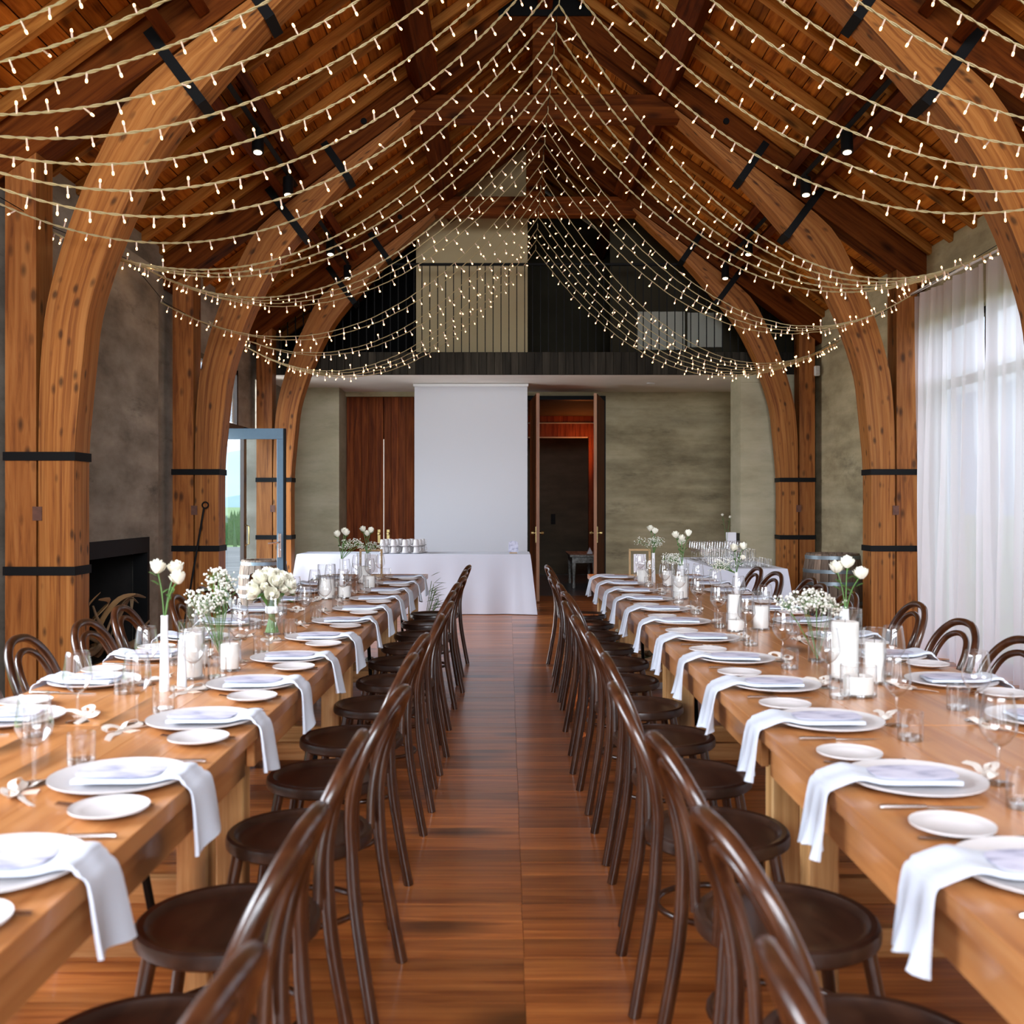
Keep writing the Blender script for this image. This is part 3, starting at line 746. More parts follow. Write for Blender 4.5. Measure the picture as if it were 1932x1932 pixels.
# worn bench in the hall
bn = thing('bench', 'worn pale painted bench with turned legs standing in the dark hallway', 'bench', (1.27, 17.6, 0))
obj('bench_top', MB().cbox(-.24, .24, -.65, .65, .52, .56, .006), bench_wood, bn)
obj('apron', MB().cbox(-.20, .20, -.60, .60, .42, .52, .004), bench_wood, bn)
for sx in (-1, 1):
    for sy in (-1, 1):
        obj('leg', MB().lathe([(.022, 0), (.028, .05), (.02, .1), (.026, .25), (.034, .34), (.036, .42)], 10, sx * .17, sy * .55, cap=True), bench_wood, bn, smooth=50)
tag(obj('folded_card', MB().prism([(0, 0), (.10, 0), (.05, .11)], 0, .12), paper, loc=(1.33, 17.2, .565)), 'small white tent card on the hallway bench', 'card')

# projection screen
sc_ = thing('projection_screen', 'tall pale grey pull-down projection screen behind the cloth-covered table', 'screen', (-.525, 14.6, 0))
obj('screen_sheet', MB().box(-.805, .805, -.001, .001, .55, 3.075), screen_mat, sc_)
obj('roller_case', MB().cbox(-.82, .82, -.05, .05, 3.075, 3.115, .006), ceramic, sc_)
obj('bottom_bar', MB().cbox(-.81, .81, -.012, .012, .52, .55, .003), black, sc_)
# soffit downlight, motion sensor
dl = thing('downlight', 'small round recessed downlight in the pale soffit', 'light', (gx(1228, 14.5), 14.5, 3.115))
obj('bezel', MB().lathe([(.03, -.002), (.055, -.008), (.06, 0)], 20), ceramic, dl, smooth=40)
obj('lamp_face', MB().lathe([(0.001, -.003), (.03, -.003)], 20), white_plastic, dl)
sn = thing('motion_sensor', 'white motion sensor box high on the third right timber post', 'sensor', (gx(1541, 13.17), 13.185, 3.05))
obj('sensor_body', MB().cbox(-.035, .035, -.05, 0, 0, .13, .01), white_plastic, sn)
obj('sensor_lens', MB().cbox(-.022, .022, -.058, -.05, .02, .07, .004), porcelain, sn)

# track spot lamps under the slim purlin pair
for s in (-1, 1):
    for (ya, yb) in ((7.0, 9.8), (10.3, 13.0)):
        d = 2.38
        tag(obj('lamp_track', MB().cbox(-.02, .02, -(yb - ya) / 2, (yb - ya) / 2, 0, .035, .003), black, loc=(CX + s * d, (ya + yb) / 2, zu(d) + .02), rot=(0, s * PITCH, 0)),
            'black lamp track between purlins, %s roof slope, %s bay' % ('left' if s < 0 else 'right', 'nearer' if ya < 8 else 'farther'), 'lamp track', 'lamp tracks')
    for i, D in enumerate((8.28, 9.42, 11.66, 12.9)):
        t = thing('spot_lamp', '%s black spot lamp from the camera on the %s roof track' % (ORD[i], 'left' if s < 0 else 'right'), 'spot lamp', (CX + s * 2.38, D, zu(2.38) + .02), 0, 'track spot lamps')
        obj('stem', MB().tube([(0, 0, 0), (0, 0, -.06)], .01, 8), black, t)
        a = Vector((0, 0, -.06)); dr_ = Vector((-s * .05, -.25, -1)).normalized()
        obj('lamp_body', MB().tube([a - dr_ * .02, a + dr_ * .15], .048, 16), black, t, smooth=40)
        obj('lamp_face', MB().tube([a + dr_ * .151, a + dr_ * .153], .034, 14), spot_mat, t)

# ================================================================== STRING LIGHTS
r3 = random.Random(11)
def bulb_mesh():
    mb = MB(); mb.tube([(0, 0, 0), (0, 0, -.040)], .0048, 6, 0)
    mb.tube([(0, 0, -.040), (0, 0, -.047), (0, 0, -.055), (0, 0, -.058)], [.0052, .0060, .0052, .002], 6, 1)
    return mb.mesh('bulb', [stem_mat, bulb_mat], 60)
BULB = bulb_mesh()
def zap(D): return 4.92 if D < 10 else 4.92 - (D - 10) * .075
def lends(D):
    if D < 7.0: return (-3.12, 4.55, 3.25, .42 + (D - 4.4) * .25)
    if D < 7.4: return (-3.12, 6.28, 3.25, .80)
    if D < 8.6: return (-3.12, 7.0, 3.27, .85)
    if D < 10.2: return (-3.12, 8.45, 3.42, .88)
    if D < 11.0: return (-3.12, 9.2, 3.22, .9)
    if D < 11.8: return (-3.05, 10.45, 3.27, .9)
    return (-3.1, 12.0, 3.27, .9)
def rends(D):
    if D < 7.0: return (3.7, 5.0, 3.30, .42 + (D - 4.4) * .22)
    if D < 9.0: return (3.72, 7.6, 3.36, .92)
    if D < 10.6: return (3.72, 9.45, 3.33, .92)
    return (3.72, 11.45, 3.24, .92)
def half(D, e, n):
    X1, D1, Z1, s = e; out = []
    for i in range(n + 1):
        t = i / n; out.append(Vector((CX + (X1 - CX) * t, D + (D1 - D) * t, zap(D) + (Z1 - zap(D)) * t - 4 * s * t * (1 - t))))
    return out
i = 0; D = 4.0
while D < 13.35:
    near = D < 8.9
    t = thing('string_light', '%s drop of warm string lights from the camera, swagged from the ridge' % ORD[i], 'string lights', (CX, D, zap(D)), 0, 'swagged string lights')
    org = Vector((CX, D, zap(D)))
    for s, e in ((-1, lends(D)), (1, rends(D))):
        P = half(D, e, 60); L_ = [0]
        for k in range(60): L_.append(L_[-1] + (P[k + 1] - P[k]).length)
        tot = L_[-1]
        def at(l):
            l = min(max(l, 0), tot - 1e-6)
            k = next(q for q in range(60) if L_[q + 1] >= l); f = (l - L_[k]) / (L_[k + 1] - L_[k])
            return P[k].lerp(P[k + 1], f), (P[k + 1] - P[k]).normalized()
        mb = MB()
        if near:
            nst = int(tot / .02)
            for ph in (0, math.pi):
                pts = []
                for k in range(nst + 1):
                    p, tg = at(tot * k / nst); u = tg.cross(Vector((0, 0, 1))).normalized(); v = tg.cross(u)
                    a = ph + k * .9; pts.append(p + (u * math.cos(a) + v * math.sin(a)) * .0040 - org)
                mb.tube(pts, .0038, 4)
        else:
            mb.tube([p - org + Vector((0, 0, r3.uniform(-.004, .004))) for p in P], .0042, 4)
        obj('cable', mb, cable_mat, t, smooth=60)
        l = .10; far_mb = MB()
        while l < tot:
            p, tg = at(l)
            q = r3.random()
            base = Vector((r3.uniform(-.5, .5), r3.uniform(-.6, .6), -1 if q < .72 else (1 if q < .88 else r3.uniform(-.3, .3))))
            dr_ = base - tg * base.dot(tg) * .8; dr_.normalize()
            rot = (-dr_).to_track_quat('Z', 'Y')
            if near and D < 8.9:
                obj('bulb', BULB, parent=t, loc=p - org, rot=rot.to_euler())
            else:
                for (a, b, rr_, mi) in ((0, .042, .0048, 0), (.042, .058, .0062, 1)):
                    A = p + dr_ * a - org; B = p + dr_ * b - org
                    far_mb.tube([A, B], rr_, 4, mi)
            l += .148 + r3.uniform(-.012, .012)
        if far_mb.v: tag(obj('bulbs', far_mb, [stem_mat, bulb_mat], t), kind='stuff')
    # tie at the ridge
    obj('hanger', MB().tube([(0, 0, 0), (0.004, 0, .03), (0, 0, .06)], .004, 5), cable_mat, t)
    D += .4; i += 1
# carrier wires the strings hang from
tag(obj('ridge_wire', MB().tube([(CX, 3.0, 4.98), (CX, 10, 4.98), (CX, 13.6, 4.73)], .003, 5), black), 'thin dark wire under the ridge carrying the light strings', 'wire')
tag(obj('left_carrier_wire', MB().tube([(-3.12, 4.4, 3.27), (-3.12, 7, 3.30), (-3.12, 8.45, 3.42), (-3.12, 9.3, 3.24), (-3.1, 13.2, 3.28)], .003, 5), black), 'thin wire along the left posts where light strings end', 'wire').name = 'carrier_wire'
tag(obj('right_carrier_wire', MB().tube([(3.72, 4.4, 3.30), (3.72, 7.6, 3.38), (3.72, 13.2, 3.22)], .003, 5), black), 'thin wire along the right posts where light strings end', 'wire').name = 'carrier_wire'

# ================================================================== CURTAINS (right)
def curtain(name, label, ya, yb, lean, seed, zt=3.40):
    rc = random.Random(seed); ph = [rc.uniform(0, 6) for _ in range(6)]
    nx, nz = int((yb - ya) * 46), 22; mb = MB()
    for iz in range(nz + 1):
        t = iz / nz
        for ix in range(nx + 1):
            u = ix / nx; yy = ya + (yb - ya) * u
            amp = .020 + .030 * (1 - t)
            sway = lean * (1 - t) * (u - .5)
            x = 3.93 + amp * (math.sin(yy * 27 + ph[0] + 1.2 * math.sin(t * 2 + ph[1])) + .6 * math.sin(yy * 61 + ph[2] + t * 1.5) + .8 * math.sin(yy * 9.5 + ph[3] + (1 - t) * 1.3))
            z = .012 + (zt - .012) * t
            mb.v.append((x, yy + sway, z))
    for iz in range(nz):
        for ix in range(nx):
            a = iz * (nx + 1) + ix; mb.f.append((a, a + 1, a + nx + 2, a + nx + 1)); mb.m.append(0)
    return tag(obj(name, mb, sheer, smooth=60), label, 'curtain', 'sheer curtains on the right')
curtain('curtain', 'sheer white curtain panel nearest the second right timber post', 8.46, 9.86, .10, 1)
curtain('curtain', 'wide sheer white curtain panel at the right edge of the picture', 6.92, 8.44, -.05, 2)
curtain('curtain', 'sheer white curtain panel nearest the camera on the right wall', 3.0, 6.54, .05, 4)
tag(obj('curtain_rail', MB().tube([(3.90, 2.8, 3.43), (3.90, 9.9, 3.43)], .014, 8), ceramic), 'white curtain rail above the sheer curtains', 'rail')

# ================================================================== TABLES
TZ = .76
def table_proto(width):
    t = thing('banquet_table', '', 'table', (0, 0, 0), 0, 'long pine banquet tables')
    W2 = width / 2; Lh = 1.072
    nb = 6; bw = width / nb
    bm_ = MB().cbox(-bw / 2 + .0003, bw / 2 - .0003, -Lh, Lh, TZ - .04, TZ, .0009).mesh('tabletop_board', table_wood)
    for k in range(nb): obj('tabletop_board', bm_, parent=t, loc=(-W2 + bw * (k + .5), 0, 0))
    for s in (-1, 1):
        x0, x1 = sorted((s * (W2 - .045), s * (W2 - .02)))
        obj('apron', MB().cbox(x0, x1, -Lh + .05, Lh - .05, TZ - .135, TZ - .0405, .003), table_wood, t)
        y0, y1 = sorted((s * (Lh - .05), s * (Lh - .075)))
        obj('apron', MB().cbox(-W2 + .05, W2 - .05, y0, y1, TZ - .135, TZ - .0405, .003), rail_wood, t)
        for q in (-1, 1):
            cx = s * (W2 - .12); cy = q * (Lh - .185)
            l = obj('leg', MB().cbox(cx - .0425, cx + .0425, cy - .0425, cy + .0425, 0, TZ - .0405, .005), leg_wood, t)
        obj('stretcher', MB().cbox(-W2 + .163, W2 - .163, s * (Lh - .185) - .022, s * (Lh - .185) + .022, .17, .25, .004), rail_wood, t)
        obj('leg_brace', MB().tube([(.25 * s, s * (Lh - .22), .21), (.25 * s, s * (Lh - .42), TZ - .1)], .012, 6), black, t)
        obj('bracket', MB().cbox(.25 * s - .03, .25 * s + .03, s * (Lh - .21) - .004, s * (Lh - .21) + .004, .15, .22, .002), black, t)
    return t
YT = [1.925 + 2.15 * k for k in range(4)]
for side, xc, wd in (('left', -1.1975, .925), ('right', 1.2475, 1.025)):
    put = placer(table_proto(wd))
    for k, y in enumerate(YT):
        put((xc, y, 0), 0, '%s long honey pine table in the %s row%s' % (ORD[k] if k < 3 else 'farthest', side, ('', ', under the %s flowers' % ('bouquet' if side == 'left' else 'tall bud vase'), '', ', by the cloth-covered tables')[k]))

# ================================================================== BENTWOOD CHAIRS (seat towards +Y)
def chair_proto():
    t = thing('bentwood_chair', '', 'chair')
    prof = [(.0, .448), (.12, .447), (.165, .448), (.178, .452), (.186, .462), (.200, .464), (.207, .458), (.210, .445), (.209, .430), (.200, .422), (.0, .422)]
    obj('seat', MB().lathe(prof, 36), seat_wood, t, smooth=35)
    # outer hoop: rear legs and back in one bent piece
    h = []
    half_ = [(.195, -.262, .0), (.186, -.235, .15), (.176, -.208, .32), (.172, -.198, .45), (.182, -.196, .56), (.194, -.212, .66), (.186, -.243, .745), (.150, -.274, .812), (.085, -.296, .856), (.0, -.303, .868)]
    pts = half_ + [(-x, y, z) for x, y, z in half_[-2::-1]]
    sp = spline(pts, 4); n = len(sp)
    rad = [.0180 if (k < 12 or k > n - 13) else .0170 for k in range(n)]
    obj('back_hoop', MB().tube(sp, rad, 10), chair_wood, t, smooth=60)
    half_ = [(.088, -.188, .440), (.106, -.190, .56), (.124, -.208, .66), (.118, -.240, .738), (.080, -.268, .796), (.0, -.280, .818)]
    pts = half_ + [(-x, y, z) for x, y, z in half_[-2::-1]]
    obj('inner_hoop', MB().tube(spline(pts, 4), .0135, 8), chair_wood, t, smooth=60)
    for s in (-1, 1):
        obj('leg', MB().tube(spline([(s * .135, .135, .43), (s * .150, .160, .28), (s * .166, .185, .12), (s * .176, .205, 0)], 3), [.0175 - .0004 * k for k in range(10)], 9), chair_wood, t, smooth=60)
    ring = [(.152 * math.cos(a), -.010 + .165 * math.sin(a), .235) for a in [2 * math.pi * k / 28 for k in range(28)]]
    obj('stretcher_ring', MB().tube(ring, .0095, 7, closed=True), chair_wood, t, smooth=60)
    return t
put_chair = placer(chair_proto())
AD = [1.80, 2.385, 3.02, 3.62, 4.23, 4.88, 5.55, 6.20, 6.86, 7.50, 8.18, 8.86]     # aisle side places
r4 = random.Random(21)
LEGS_ = [y + q * .887 for y in YT for q in (-1, 1)]
def near_leg(D): return min(abs(D - l) for l in LEGS_) < .265
# the nearest aisle chairs first: one more stands in front of the first place
for side, s in (('left', -1), ('right', 1)):
    for k, D in enumerate([1.23] + AD[:-1] + [8.86]):
        rz = math.radians(90 if s < 0 else -90) + s * .05 + r4.uniform(-.09, .09)
        put_chair((s * ((.612 if near_leg(D - .03) else .64) + r4.uniform(-.006, .008)), D - .03 + r4.uniform(-.02, .02), 0), rz,
                  '%s dark bentwood chair from the camera on the aisle side of the %s table row' % (ORD[k], side), 'bentwood chairs')
OL = [3.55, 4.12, 4.66, 5.32, 5.95, 6.52, 7.15, 7.78, 8.35]
for k, D in enumerate(OL):
    put_chair(((-1.72 if near_leg(D) else -1.645) + r4.uniform(-.02, .02) , D, 0), math.radians(-90) + r4.uniform(-.06, .06), '%s dark bentwood chair from the camera on the wall side of the left table row' % ORD[k], 'bentwood chairs')
OR_ = [3.36, 4.02, 4.66, 5.50, 6.15, 6.75, 7.3, 7.9, 8.5]
for k, D in enumerate(OR_):
    put_chair(((1.89 if near_leg(D) else 1.775) + r4.uniform(-.02, .02), D, 0), math.radians(90) + r4.uniform(.0, .16), '%s dark bentwood chair from the camera on the curtain side of the right table row' % ORD[k], 'bentwood chairs')

# ================================================================== PLACE SETTINGS (guest faces +Y, sits at -Y; table edge at y=-EDGE)
def plate_mesh(r, h=.018):
    return MB().lathe([(0, .004), (r * .60, .004), (r * .66, .007), (r * .82, h * .72), (r * .985, h), (r, h + .001), (r * .995, h - .003), (r * .80, h * .45), (r * .62, 0), (0, 0)], 40).mesh('plate', porcelain, 40)
plate_me = plate_mesh(.157, .020); side_me = plate_mesh(.081, .013)
def napkin_mesh(seed, tail, e=.172):
    rn = random.Random(seed)
    path = spline([(0, .085, .014), (0, .02, .015), (0, -.085, .016), (0, -.135, .0255), (0, -.160, .0245), (0, -e + .004, .016 if e < .19 else .009), (0, -e - .014, .004), (0, -e - .021, -.02), (0, -e - .027, -.07), (0, -e - .034, -.132)], 4)
    n = len(path); m = 12; mb = MB(); a1, a2, a3 = rn.uniform(0, 6), rn.uniform(0, 6), rn.uniform(-.03, .03)
    def P(i, j, off):
        p = path[i]; t = i / (n - 1); u = j / m - .5; dropt = max(0, (t - .55) / .45)
        wdt = .128 + .035 * dropt if not tail else .128 + .0 * dropt
        sk = a3 * dropt
        fold = (.004 + (.013 if tail else .006) * dropt) * dropt * math.sin(u * (13 if tail else 6) + a1) * dropt
        z = p.z + off * (1 if t < .6 else .2) + .0016 * math.sin(9 * u + a2 + 4 * t) - (abs(u) * .03 * dropt if tail else u * .03 * dropt * (1 if a1 > 3 else -1))
        return (u * wdt + sk, p.y - fold - off * dropt, z)
    for off in (0, .009):
        for i in range(n):
            for j in range(m + 1): mb.v.append(P(i, j, off))
    S = n * (m + 1)
    for L0, fl in ((0, False), (S, True)):
        for i in range(n - 1):
            for j in range(m):
                a = L0 + i * (m + 1) + j; f = (a, a + 1, a + m + 2, a + m + 1); mb.f.append(f if fl is False else f[::-1]); mb.m.append(0)
    for i in range(n - 1):
        for j in (0, m):
            a = i * (m + 1) + j; f = (a, a + m + 1, a + m + 1 + S, a + S); mb.f.append(f if j else f[::-1]); mb.m.append(0)
    for i in (0, n - 1):
        for j in range(m):
            a = i * (m + 1) + j; f = (a, a + S, a + S + 1, a + 1); mb.f.append(f if i else f[::-1]); mb.m.append(0)
    return mb.mesh('napkin', linen, 70)
nap_flat = [napkin_mesh(k, False) for k in range(4)]; nap_tail = [napkin_mesh(10 + k, True, .207) for k in range(4)]
def card_mesh():
    mb = MB(); pts = []
    for k in range(24):
        a = 2 * math.pi * k / 24; c, s_ = math.cos(a), math.sin(a)
        pts.append((.062 * (abs(c) ** .55) * (1 if c >= 0 else -1), .098 * (abs(s_) ** .7) * (1 if s_ >= 0 else -1) - .005))
    mb.v = [(x, y, 0) for x, y in pts] + [(x, y, .0012) for x, y in pts]
    mb.f = [tuple(range(24))[::-1], tuple(range(24, 48))] + [(k, (k + 1) % 24, 24 + (k + 1) % 24, 24 + k) for k in range(24)]; mb.m = [0] * 26
    return mb.mesh('menu_card', card_mat)
card_me = card_mesh()
knife_me = MB().tube([(0, -.11, .005), (0, -.10, .006), (0, -.01, .005)], [.0065, .0075, .006], 8, flat=.7)
knife_me.add([(-.009, -.01, .003), (.009, -.01, .003), (.009, .08, .002), (.0, .115, .002), (-.006, .08, .002), (-.009, -.01, .005), (.009, -.01, .005), (.009, .08, .003), (.0, .115, .003), (-.006, .08, .003)],
             [(0, 4, 3, 2, 1), (5, 6, 7, 8, 9), (0, 1, 6, 5), (1, 2, 7, 6), (2, 3, 8, 7), (3, 4, 9, 8), (4, 0, 5, 9)])
knife_me = knife_me.mesh('table_knife', steel, 40)
fk = MB().tube(spline([(0, -.10, .004), (0, -.02, .006), (0, .04, .012), (0, .055, .010)], 3), [.0065, .006, .0055, .005, .0045, .004, .0035, .0035, .004, .006], 8, flat=.45)
for x in (-.009, -.003, .003, .009): fk.tube([(x * .8, .053, .010), (x, .07, .006), (x, .105, .011)], .0016, 5)
fork_me = fk.mesh('table_fork', steel, 40)
def bow_parts(t):
    for s in (-1, 1):
        lp = spline([(0, 0, .006), (s * .026, .013, .018), (s * .058, .008, .019), (s * .063, -.005, .009), (s * .030, -.005, .005), (0, 0, .005)], 4)
        obj('ribbon_loop', strip_along(lp, .0085), ribbon_mat, t, smooth=60)
        tl = spline([(0, 0, .006), (s * .04, -.022, .003), (s * .075, -.034, .006), (s * .115, -.062, .002)], 4)
        obj('ribbon_tail', strip_along(tl, .0080), ribbon_mat, t, smooth=60)
    mb = MB(); mb.ball((0, 0, .008), .0075); obj('ribbon_knot', mb, ribbon_mat, t, smooth=80)
def strip_along(pts, w_):
    mb = MB(); n = len(pts)
    for i, p in enumerate(pts):
        tg = (pts[min(i + 1, n - 1)] - pts[max(i - 1, 0)]).normalized(); sd = tg.cross(Vector((0, 0, 1))).normalized() * w_; up = Vector((0, 0, .0005))
        sd = sd + Vector((0, 0, w_ * .35)); mb.v += [tuple(p - sd + up), tuple(p + sd + up), tuple(p + sd - up), tuple(p - sd - up)]
    for i in range(n - 1):
        for k in range(4): a = 4 * i + k; b = 4 * i + (k + 1) % 4; mb.f.append((a, b, b + 4, a + 4)); mb.m.append(0)
    mb.f += [(3, 2, 1, 0), tuple(4 * (n - 1) + k for k in range(4))]; mb.m += [0, 0]
    return mb
def bow_proto():
    t = thing('ribbon_bow', '', 'ribbon bow'); bow_parts(t)
    obj('name_tag', MB().cbox(-.018, .018, -.05, -.012, .001, .0025, .0004), frame_tag, t); return t
frame_tag = plain('peach name tag', (.80, .58, .46), .7)
def wine_proto():
    t = thing('wine_glass', '', 'glass')
    obj('base', MB().lathe([(.0, .004), (.012, .0035), (.030, .0015), (.034, .0008), (.034, 0), (0, 0)], 24), clear, t, smooth=40)
    obj('stem', MB().lathe([(.006, .0035), (.0042, .012), (.0036, .05), (.0042, .080), (.008, .088)], 10), clear, t, smooth=60)
    obj('bowl', MB().lathe([(.0, .088), (.012, .089), (.026, .100), (.038, .118), (.0425, .132), (.0405, .155), (.0345, .195), (.0322, .210), (.0314, .2105), (.0316, .208)], 28), clear, t, smooth=50)
    return t
def tumbler_proto(r=.034, h=.078, name='tumbler'):
    t = thing(name, '', 'glass')
    obj('glass_wall', MB().lathe([(r * .97, .001), (r, .006), (r, h), (r - .0015, h + .0005), (r - .0018, h - .003)], 24), clear, t, smooth=40)
    obj('glass_base', MB().lathe([(0, 0), (r * .95, 0), (r * .985, .004), (r * .95, .013), (0, .011)], 24), thick, t, smooth=40)
    return t
put_wine, put_tumb, put_bow = placer(wine_proto()), placer(tumbler_proto()), placer(bow_proto())
r5 = random.Random(33); npl = [0]
def place(x, y, rz, desc, gpos, k, tail):
    T = Matrix.Translation((x, y, TZ)) @ Matrix.Rotation(rz, 4, 'Z')
    def at(px, py, pz=0.0): return tuple(T @ Vector((px, py, pz)))
    j = lambda a=.006: r5.uniform(-a, a)
    g = gpos
    tag(obj('dinner_plate', plate_me, loc=at(0, 0), rot=(0, 0, 0)), 'white dinner plate of the ' + desc, 'plate', 'dinner plates')
    tag(obj('napkin', (nap_tail if tail else nap_flat)[k % 4], loc=at(j(.008), 0), rot=(0, 0, rz + j(.08))), 'white napkin hanging over the table edge at the ' + desc, 'napkin', 'white linen napkins')
    tag(obj('menu_card', card_me, loc=at(j(.006), .0, .0285), rot=(.0, 0, rz + j(.1))), 'lilac printed menu card on the napkin of the ' + desc, 'menu card', 'menu cards')
    tag(obj('side_plate', side_me, loc=at(-.245 + j(), -.068 + j(), .0065), rot=(0, 0, 0)), 'small white side plate of the ' + desc, 'plate', 'side plates')
    tag(obj('table_fork', fork_me, loc=at(-.19 + j(.004), -.05 + j()), rot=(0, 0, rz + j(.12))), 'steel fork of the ' + desc, 'fork', 'forks')
    tag(obj('table_knife', knife_me, loc=at(.182 + j(.004), -.035 + j()), rot=(0, 0, rz + j(.05))), 'steel knife of the ' + desc, 'knife', 'knives')
    put_wine(at(.0 + j(.012), .198 + j(.008)), rz, 'stemmed wine glass of the ' + desc, 'wine glasses')
    put_tumb(at(.178 + j(.008), .165 + j(.01)), rz, 'short clear tumbler of the ' + desc, 'tumblers')
    put_bow(at(-.085 + j(.01), .205 + j(.008)), rz + r5.uniform(-.7, .7), 'cream ribbon bow with name tag at the ' + desc, 'ribbon bows')
for k, D in enumerate(AD):
    place(-.904, D, math.radians(90), '%s aisle-side place on the left tables' % ORD[k], 'left', k, False)
    place(.940, D - .02, math.radians(-90), '%s aisle-side place on the right tables' % ORD[k], 'right', k, True)
for k, D in enumerate([3.05, 3.68, 4.30, 4.88, 5.50, 6.15, 6.80, 7.45, 8.10, 8.75]):
    place(-1.485, D, math.radians(-90), '%s wall-side place on the left tables' % ORD[k], 'left', k, False)
for k, D in enumerate([2.42, 3.05, 3.68, 4.30, 4.92, 5.55, 6.20, 6.85, 7.50, 8.15, 8.8]):
    place(1.592, D, math.radians(90), '%s curtain-side place on the right tables' % ORD[k], 'right', k, False)

# ================================================================== FLOWERS, CANDLES AND VASES ALONG THE TABLES
def rose_mesh(seed, r=.027):
    rr = random.Random(seed); mb = MB()
    mb.ball((0, 0, 0), r * .5, sz=1.1)
    for k in range(15):
        a = k * 2.4 + rr.uniform(-.2, .2); lv = k / 14; op = .25 + .75 * lv
        R_ = r * (.38 + .62 * lv); H = r * (1.05 - .25 * lv); z0 = -r * .75
        n = 4; b = len(mb.v)
        for iz in range(n + 1):
            t = iz / n
            for ix in range(n + 1):
                u = (ix / n - .5) * 1.5
                rad = R_ * (math.sin(min(1, t * 1.15 + .12) * 1.6)) * (1 + (.16 * op * max(0, t - .7) / .3)) + .0015 * rr.random()
                wd = u * (.9 if t > .1 else .5) * (1 - .35 * max(0, t - .75) / .25)
                mb.v.append((rad * math.cos(a + wd), rad * math.sin(a + wd), z0 + (H - z0) * t * (1 - .22 * lv) - abs(u) * r * .12))
        for iz in range(n):
            for ix in range(n):
                q = b + iz * (n + 1) + ix; mb.f.append((q, q + 1, q + n + 2, q + n + 1)); mb.m.append(0)
    return mb.mesh('bloom', petal, 70)
ROSES = [rose_mesh(k) for k in range(4)]
ROSES_S = [rose_mesh(20 + k, .017) for k in range(2)]
rf = random.Random(77)
def leaf(mb, base, tip, w=.012):
    b, t = Vector(base), Vector(tip); d = t - b; s = d.cross(Vector((0, 0, 1)))
    s = (s.normalized() if s.length > 1e-5 else Vector((1, 0, 0))) * w; m1 = b.lerp(t, .35); m2 = b.lerp(t, .7)
    up = Vector((0, 0, .004))
    mb.add([b, m1 + s + up, m2 + s * .7 + up, t, m2 - s * .7 + up, m1 - s + up, m1, m2], [(0, 1, 6), (1, 2, 7, 6), (2, 3, 7), (0, 6, 5), (6, 7, 4, 5), (7, 3, 4)])
def rose(pos, base, label, small=False):
    # pos = bloom position, base = where the stem stands in its vase
    t = thing('rose', label, 'rose', base, 0, 'roses in the bud vases')
    p = Vector(pos) - Vector(base); mid = p * .5 + Vector((p.x * -.12, p.y * -.12, .01))
    obj('stem', MB().tube(spline([(0, 0, 0), mid, p - Vector((0, 0, .008))], 5), .0022, 6), green, t, smooth=60)
    obj('bloom', (ROSES_S if small else ROSES)[rf.randrange(2)], parent=t, loc=p, rot=(rf.uniform(-.3, .3), rf.uniform(-.3, .3), rf.uniform(0, 6)))
    mb = MB()
    for k in range(3):
        q = p * (.50 + .16 * k); a = rf.uniform(0, 6.28); leaf(mb, q, q + Vector((.035 * math.cos(a), .035 * math.sin(a), .018)), .008)
    obj('leaves', mb, leafm, t); return t
def gypsophila(base, top, spread, label, n=60, r=.0055):
    t = thing('gypsophila', label, "flowers", base, 0, "baby's breath sprays")
    st, bl = MB(), MB(); b0 = Vector((0, 0, 0)); tp = Vector(top) - Vector(base)
    hubs = []; n = int(n * 2.6); r *= .82
    for k in range(11):
        a = rf.uniform(0, 6.28); e = tp + Vector((spread * .55 * math.cos(a) * rf.random(), spread * .55 * math.sin(a) * rf.random(), rf.uniform(-.25, -.05) * tp.z))
        st.tube([b0, b0.lerp(e, .6) + Vector((0, 0, .01)), e], .0012, 4); hubs.append(e)
    for k in range(n):
        h = hubs[k % 11]; a = rf.uniform(0, 6.28); q = h + Vector((math.cos(a) * rf.random() * spread * .30, math.sin(a) * rf.random() * spread * .30, rf.uniform(-.02, .045)))
        st.tube([h, q], .0006, 3, cap=False); bl.ball(q, r * rf.uniform(.7, 1.2))
    tag(obj('stems', st, green, t), kind='stuff'); tag(obj('blossoms', bl, gyps, t, smooth=80), kind='stuff'); return t
def bud_vase(x, y, h, label, r=.013, z=TZ):
    t = thing('bud_vase', label, 'vase', (x, y, z), 0, 'slim white bud vases')
    obj('vase_body', MB().lathe([(0, 0), (r * 1.25, 0), (r * 1.3, .004), (r * 1.2, h * .3), (r, h * .6), (r * .9, h * .97), (r, h), (r * .8, h), (r * .75, h * .9), (0, h * .85)], 20), ceramic, t, smooth=50)
    return t
def glass_cyl(name, x, y, r, h, label, z=TZ, grp='hurricane glasses'):
    t = thing(name, label, 'vase', (x, y, z), 0, grp)
    obj('glass_wall', MB().lathe([(r * .99, .002), (r, .006), (r, h), (r - .0018, h + .0006), (r - .0022, h - .003)], 28), clear, t, smooth=40)
    obj('glass_base', MB().lathe([(0, 0), (r * .97, 0), (r * .99, .003), (r * .96, .010), (0, .009)], 28), thick, t, smooth=40)
    return t
def candle(x, y, r, h, label, z=TZ + .0105):
    t = thing('pillar_candle', label, 'candle', (x, y, z), 0, 'pillar candles')
    obj('wax_body', MB().lathe([(0, 0), (r * .98, 0), (r, .003), (r, h - .004), (r * .93, h), (r * .5, h - .003), (0, h - .004)], 28), wax, t, smooth=40)
    obj('wick', MB().tube([(0, 0, h - .005), (0, 0, h + .010)], .0012, 5), black, t)
    return t
def hurricane(x, y, r, h, ch, desc):
    glass_cyl('hurricane_glass', x, y, r, h, 'clear cylinder glass holding ' + desc)
    candle(x, y, r * .82, ch, desc)
